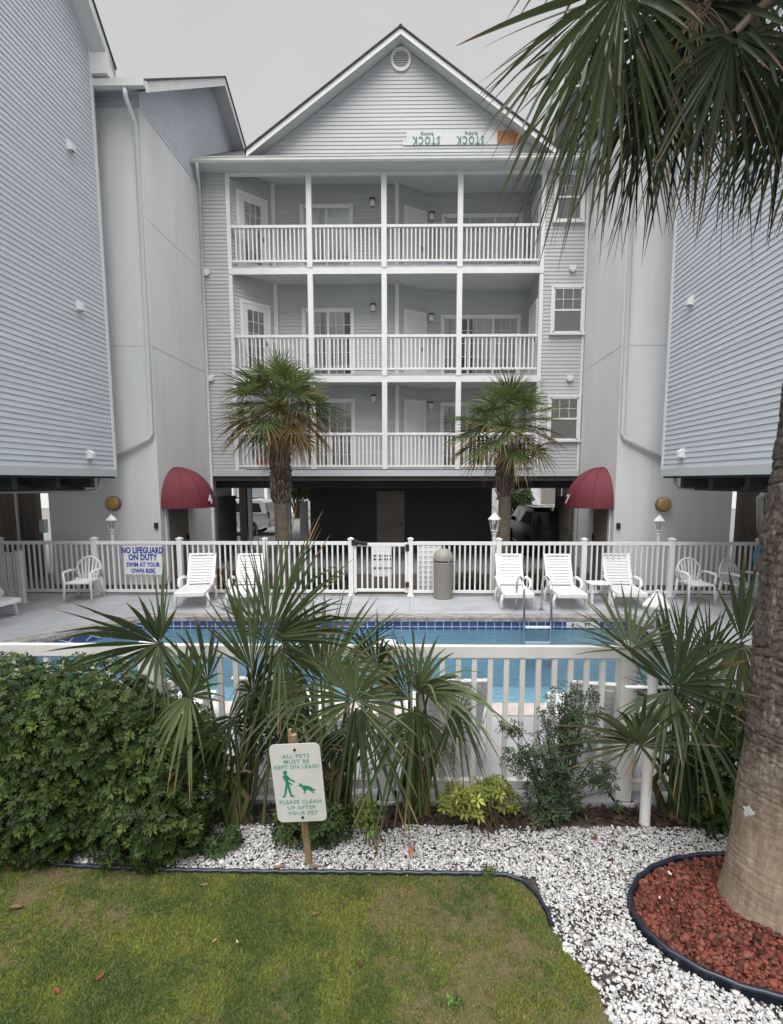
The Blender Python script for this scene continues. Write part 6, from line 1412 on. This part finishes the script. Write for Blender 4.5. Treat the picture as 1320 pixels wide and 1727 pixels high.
# lawn blades
N = 300000; gx, gy = rg.uniform(-3.0, 1.15, N), 3.0-1.25*rg.uniform(0, 1, N)**0.85; ok = inpoly(gx, gy, lawn_b)
gx, gy = gx[ok], gy[ok]
def vnoise(x, y, f, seed):
    r = np.random.default_rng(seed).uniform(0, 1, (64, 64)); xi, yi = x*f, y*f; x0, y0 = np.floor(xi).astype(int), np.floor(yi).astype(int); fx, fy = xi-x0, yi-y0; fx, fy = fx*fx*(3-2*fx), fy*fy*(3-2*fy)
    g = lambda a, b_: r[a % 64, b_ % 64]; return (g(x0, y0)*(1-fx)+g(x0+1, y0)*fx)*(1-fy)+(g(x0, y0+1)*(1-fx)+g(x0+1, y0+1)*fx)*fy
n1 = 0.35*vnoise(gx, gy, 2.3, 1)+0.30*vnoise(gx, gy, 6.0, 2)+0.2*vnoise(gx, gy, 15.0, 3)+0.15*vnoise(gx, gy, 40.0, 6)
n2 = 0.38*vnoise(gx, gy, 2.2, 4)+0.35*vnoise(gx, gy, 6.5, 5)+0.27*vnoise(gx, gy, 24.0, 7)+0.07*np.clip(gx*0.8+0.5, 0, 1)
ok = rg.random(len(gx)) < np.clip(1.75-n2*2.0, 0.25, 1); gx, gy, n1, n2 = gx[ok], gy[ok], n1[ok], n2[ok]; N = len(gx)
brown = np.clip((n2-0.53)*6.5, 0, 1)*0.8; lime = np.clip((n1-0.40)*4.5, 0, 1)
c = np.array([0.100, 0.152, 0.038])*(1-lime)[:, None]+np.array([0.205, 0.235, 0.048])*lime[:, None]; c = c*(1-brown)[:, None]+np.array([0.25, 0.18, 0.085])*brown[:, None]; c *= rg.uniform(0.6, 1.4, (N, 1))
hh = rg.uniform(0.007, 0.020, N)*np.where(rg.random(N) < 0.03, 1.7, 1.0)*(1-0.35*brown); a = rg.uniform(0, 6.28, N); ln = rg.uniform(0.3, 1.3, N)*hh; wd_ = rg.uniform(0.0013, 0.0028, N); b2_ = rg.uniform(0, 6.28, N)
P0 = np.stack([gx, gy, np.full(N, 0.004)], -1); wv3 = np.stack([np.cos(a)*wd_, np.sin(a)*wd_, np.zeros(N)], -1); tipv = np.stack([np.cos(b2_)*ln, np.sin(b2_)*ln, hh], -1); midv = tipv*np.array([0.4, 0.4, 0.62])
V = np.stack([P0-wv3, P0+wv3, P0+midv+wv3*0.8, P0+tipv, P0+midv-wv3*0.8], 1).reshape(-1, 3)
i0 = (np.arange(N)*5)[:, None]; Fq = np.concatenate([i0+np.array([0, 1, 2, 4])]); Ft = np.concatenate([i0+np.array([4, 2, 3, 3])])
Fall = np.concatenate([i0+np.array([[0, 1, 2]]), i0+np.array([[0, 2, 4]]), i0+np.array([[4, 2, 3]])])
tag(npmesh('grass', V, Fall, 'grassm', None, np.repeat(c, 5, 0)), kind='stuff', label='short yellowish green lawn grass with brown thin patches', cat='grass')
# broadleaf weed in the lawn
g0 = gr(762, 1692); shrub('weed', 'bright green clover like weed at the bottom of the lawn', 'weed', [(g0.x, g0.y, 0.018, 0.04, 0.03, 0.015)], 14, leaf_proto(4, 0.04, 0.022, tilt=0.3), 0.5, [(0.09, 0.20, 0.03), (0.13, 0.26, 0.05)], 0.9, 2, seed=71, stem_r=0.002)
g0 = gr(828, 1478); shrub('weed', 'grassy weed tuft growing over the lawn edging', 'weed', [(g0.x, g0.y, 0.03, 0.045, 0.03, 0.035)], 26, leaf_proto(6, 0.05, 0.008, tilt=0.9), 0.6, [(0.07, 0.11, 0.03), (0.10, 0.15, 0.04)], 0.9, 2, seed=72, stem_r=0.002)
# fallen leaves and litter
def fallen(label, x, y, s_, rz, col, seed, name='fallen_leaf', up_=0.0, cat='fallen leaf'):
    rgn = np.random.default_rng(seed); p = gr(x, y); nu, nv_ = 9, 5; V = []
    for i in range(nu):
        t_ = i/(nu-1); w_ = 0.42*sin(pi*min(1, t_*1.02+0.0))**0.8*(1-0.3*t_)+0.01
        for j in range(nv_):
            v_ = (j/(nv_-1)-0.5)*2; X_, Y_ = (t_-0.5), v_*w_*0.5; Z_ = 0.10*v_*v_*(0.5+rgn.uniform(0, 0.5))+0.16*(t_-0.5)**2
            V.append((X_, Y_, Z_))
    V = np.array(V)*s_; c_, s2 = cos(rz), sin(rz)
    if up_: V = V@np.array([[cos(up_), 0, sin(up_)], [0, 1, 0], [-sin(up_), 0, cos(up_)]])
    V = np.stack([V[:, 0]*c_-V[:, 1]*s2, V[:, 0]*s2+V[:, 1]*c_, V[:, 2]], -1); V[:, 2] += 0.018-V[:, 2].min()*1.0+0.0; V += np.array([p.x, p.y, 0])
    idx = np.arange(nu*nv_).reshape(nu, nv_); Fq = np.stack([idx[:-1, :-1], idx[1:, :-1], idx[1:, 1:], idx[:-1, 1:]], -1).reshape(-1, 4)
    C = np.array(col)*rgn.uniform(0.7, 1.2, (len(V), 1)); tag(npmesh(name, V, Fq, 'leaf', None, C, True), label, cat, 'fallen leaves')
BR, YL, RD = (0.16, 0.085, 0.05), (0.55, 0.45, 0.16), (0.24, 0.07, 0.04)
for i, a_ in enumerate([
 ('yellow fallen leaf just inside the lawn edging at far left', 45, 1466, 0.060, 2.4, YL), ('brown curled leaf on the lawn edging at far left', 22, 1463, 0.085, 0.2, BR),
 ('brown dead leaf lying near the left edge of the lawn', 28, 1535, 0.085, 0.1, (0.17, 0.11, 0.06)), ('red brown leaf on the lower left lawn, upper one of two', 170, 1652, 0.060, 1.2, RD),
 ('red brown leaf on the lower left lawn, lower one of two', 97, 1677, 0.055, -0.5, RD), ('tan leaf piece in the middle of the lawn, left one of two', 362, 1591, 0.032, 0.9, (0.5, 0.33, 0.12)),
 ('cream leaf piece in the middle of the lawn, right one of two', 400, 1593, 0.030, 2.3, (0.5, 0.44, 0.28)), ('brown leaf on the lawn below the pet sign', 532, 1546, 0.050, 0.4, (0.22, 0.12, 0.07)),
 ('dark brown leaf on the right part of the lawn', 609, 1632, 0.050, 1.1, (0.10, 0.045, 0.03)), ('brown leaf near the top of the lawn left of the pet sign', 345, 1497, 0.055, 0.1, (0.2, 0.13, 0.07)),
 ('dark leaf beside the top edging above the lawn', 250, 1480, 0.05, 0.3, BR), ('rusty leaf on the white pebbles behind the lawn corner', 1002, 1418, 0.065, 0.5, RD),
 ('brown leaf flat on the pebbles left of the pet sign stake', 470, 1466, 0.07, 0.4, (0.35, 0.17, 0.11)), ('brown leaf flat on the pebbles right of the pet sign stake', 533, 1466, 0.075, 0.1, (0.28, 0.17, 0.12)),
 ('dark brown leaf on the pebbles near the lava ring', 1030, 1455, 0.06, 0.2, (0.08, 0.04, 0.03))]): fallen(*a_, seed=100+i)
fallen('pointed terracotta coloured leaf standing up on the pebbles right of the sign', 693, 1447, 0.085, 1.4, (0.42, 0.18, 0.10), 140, up_=1.2)
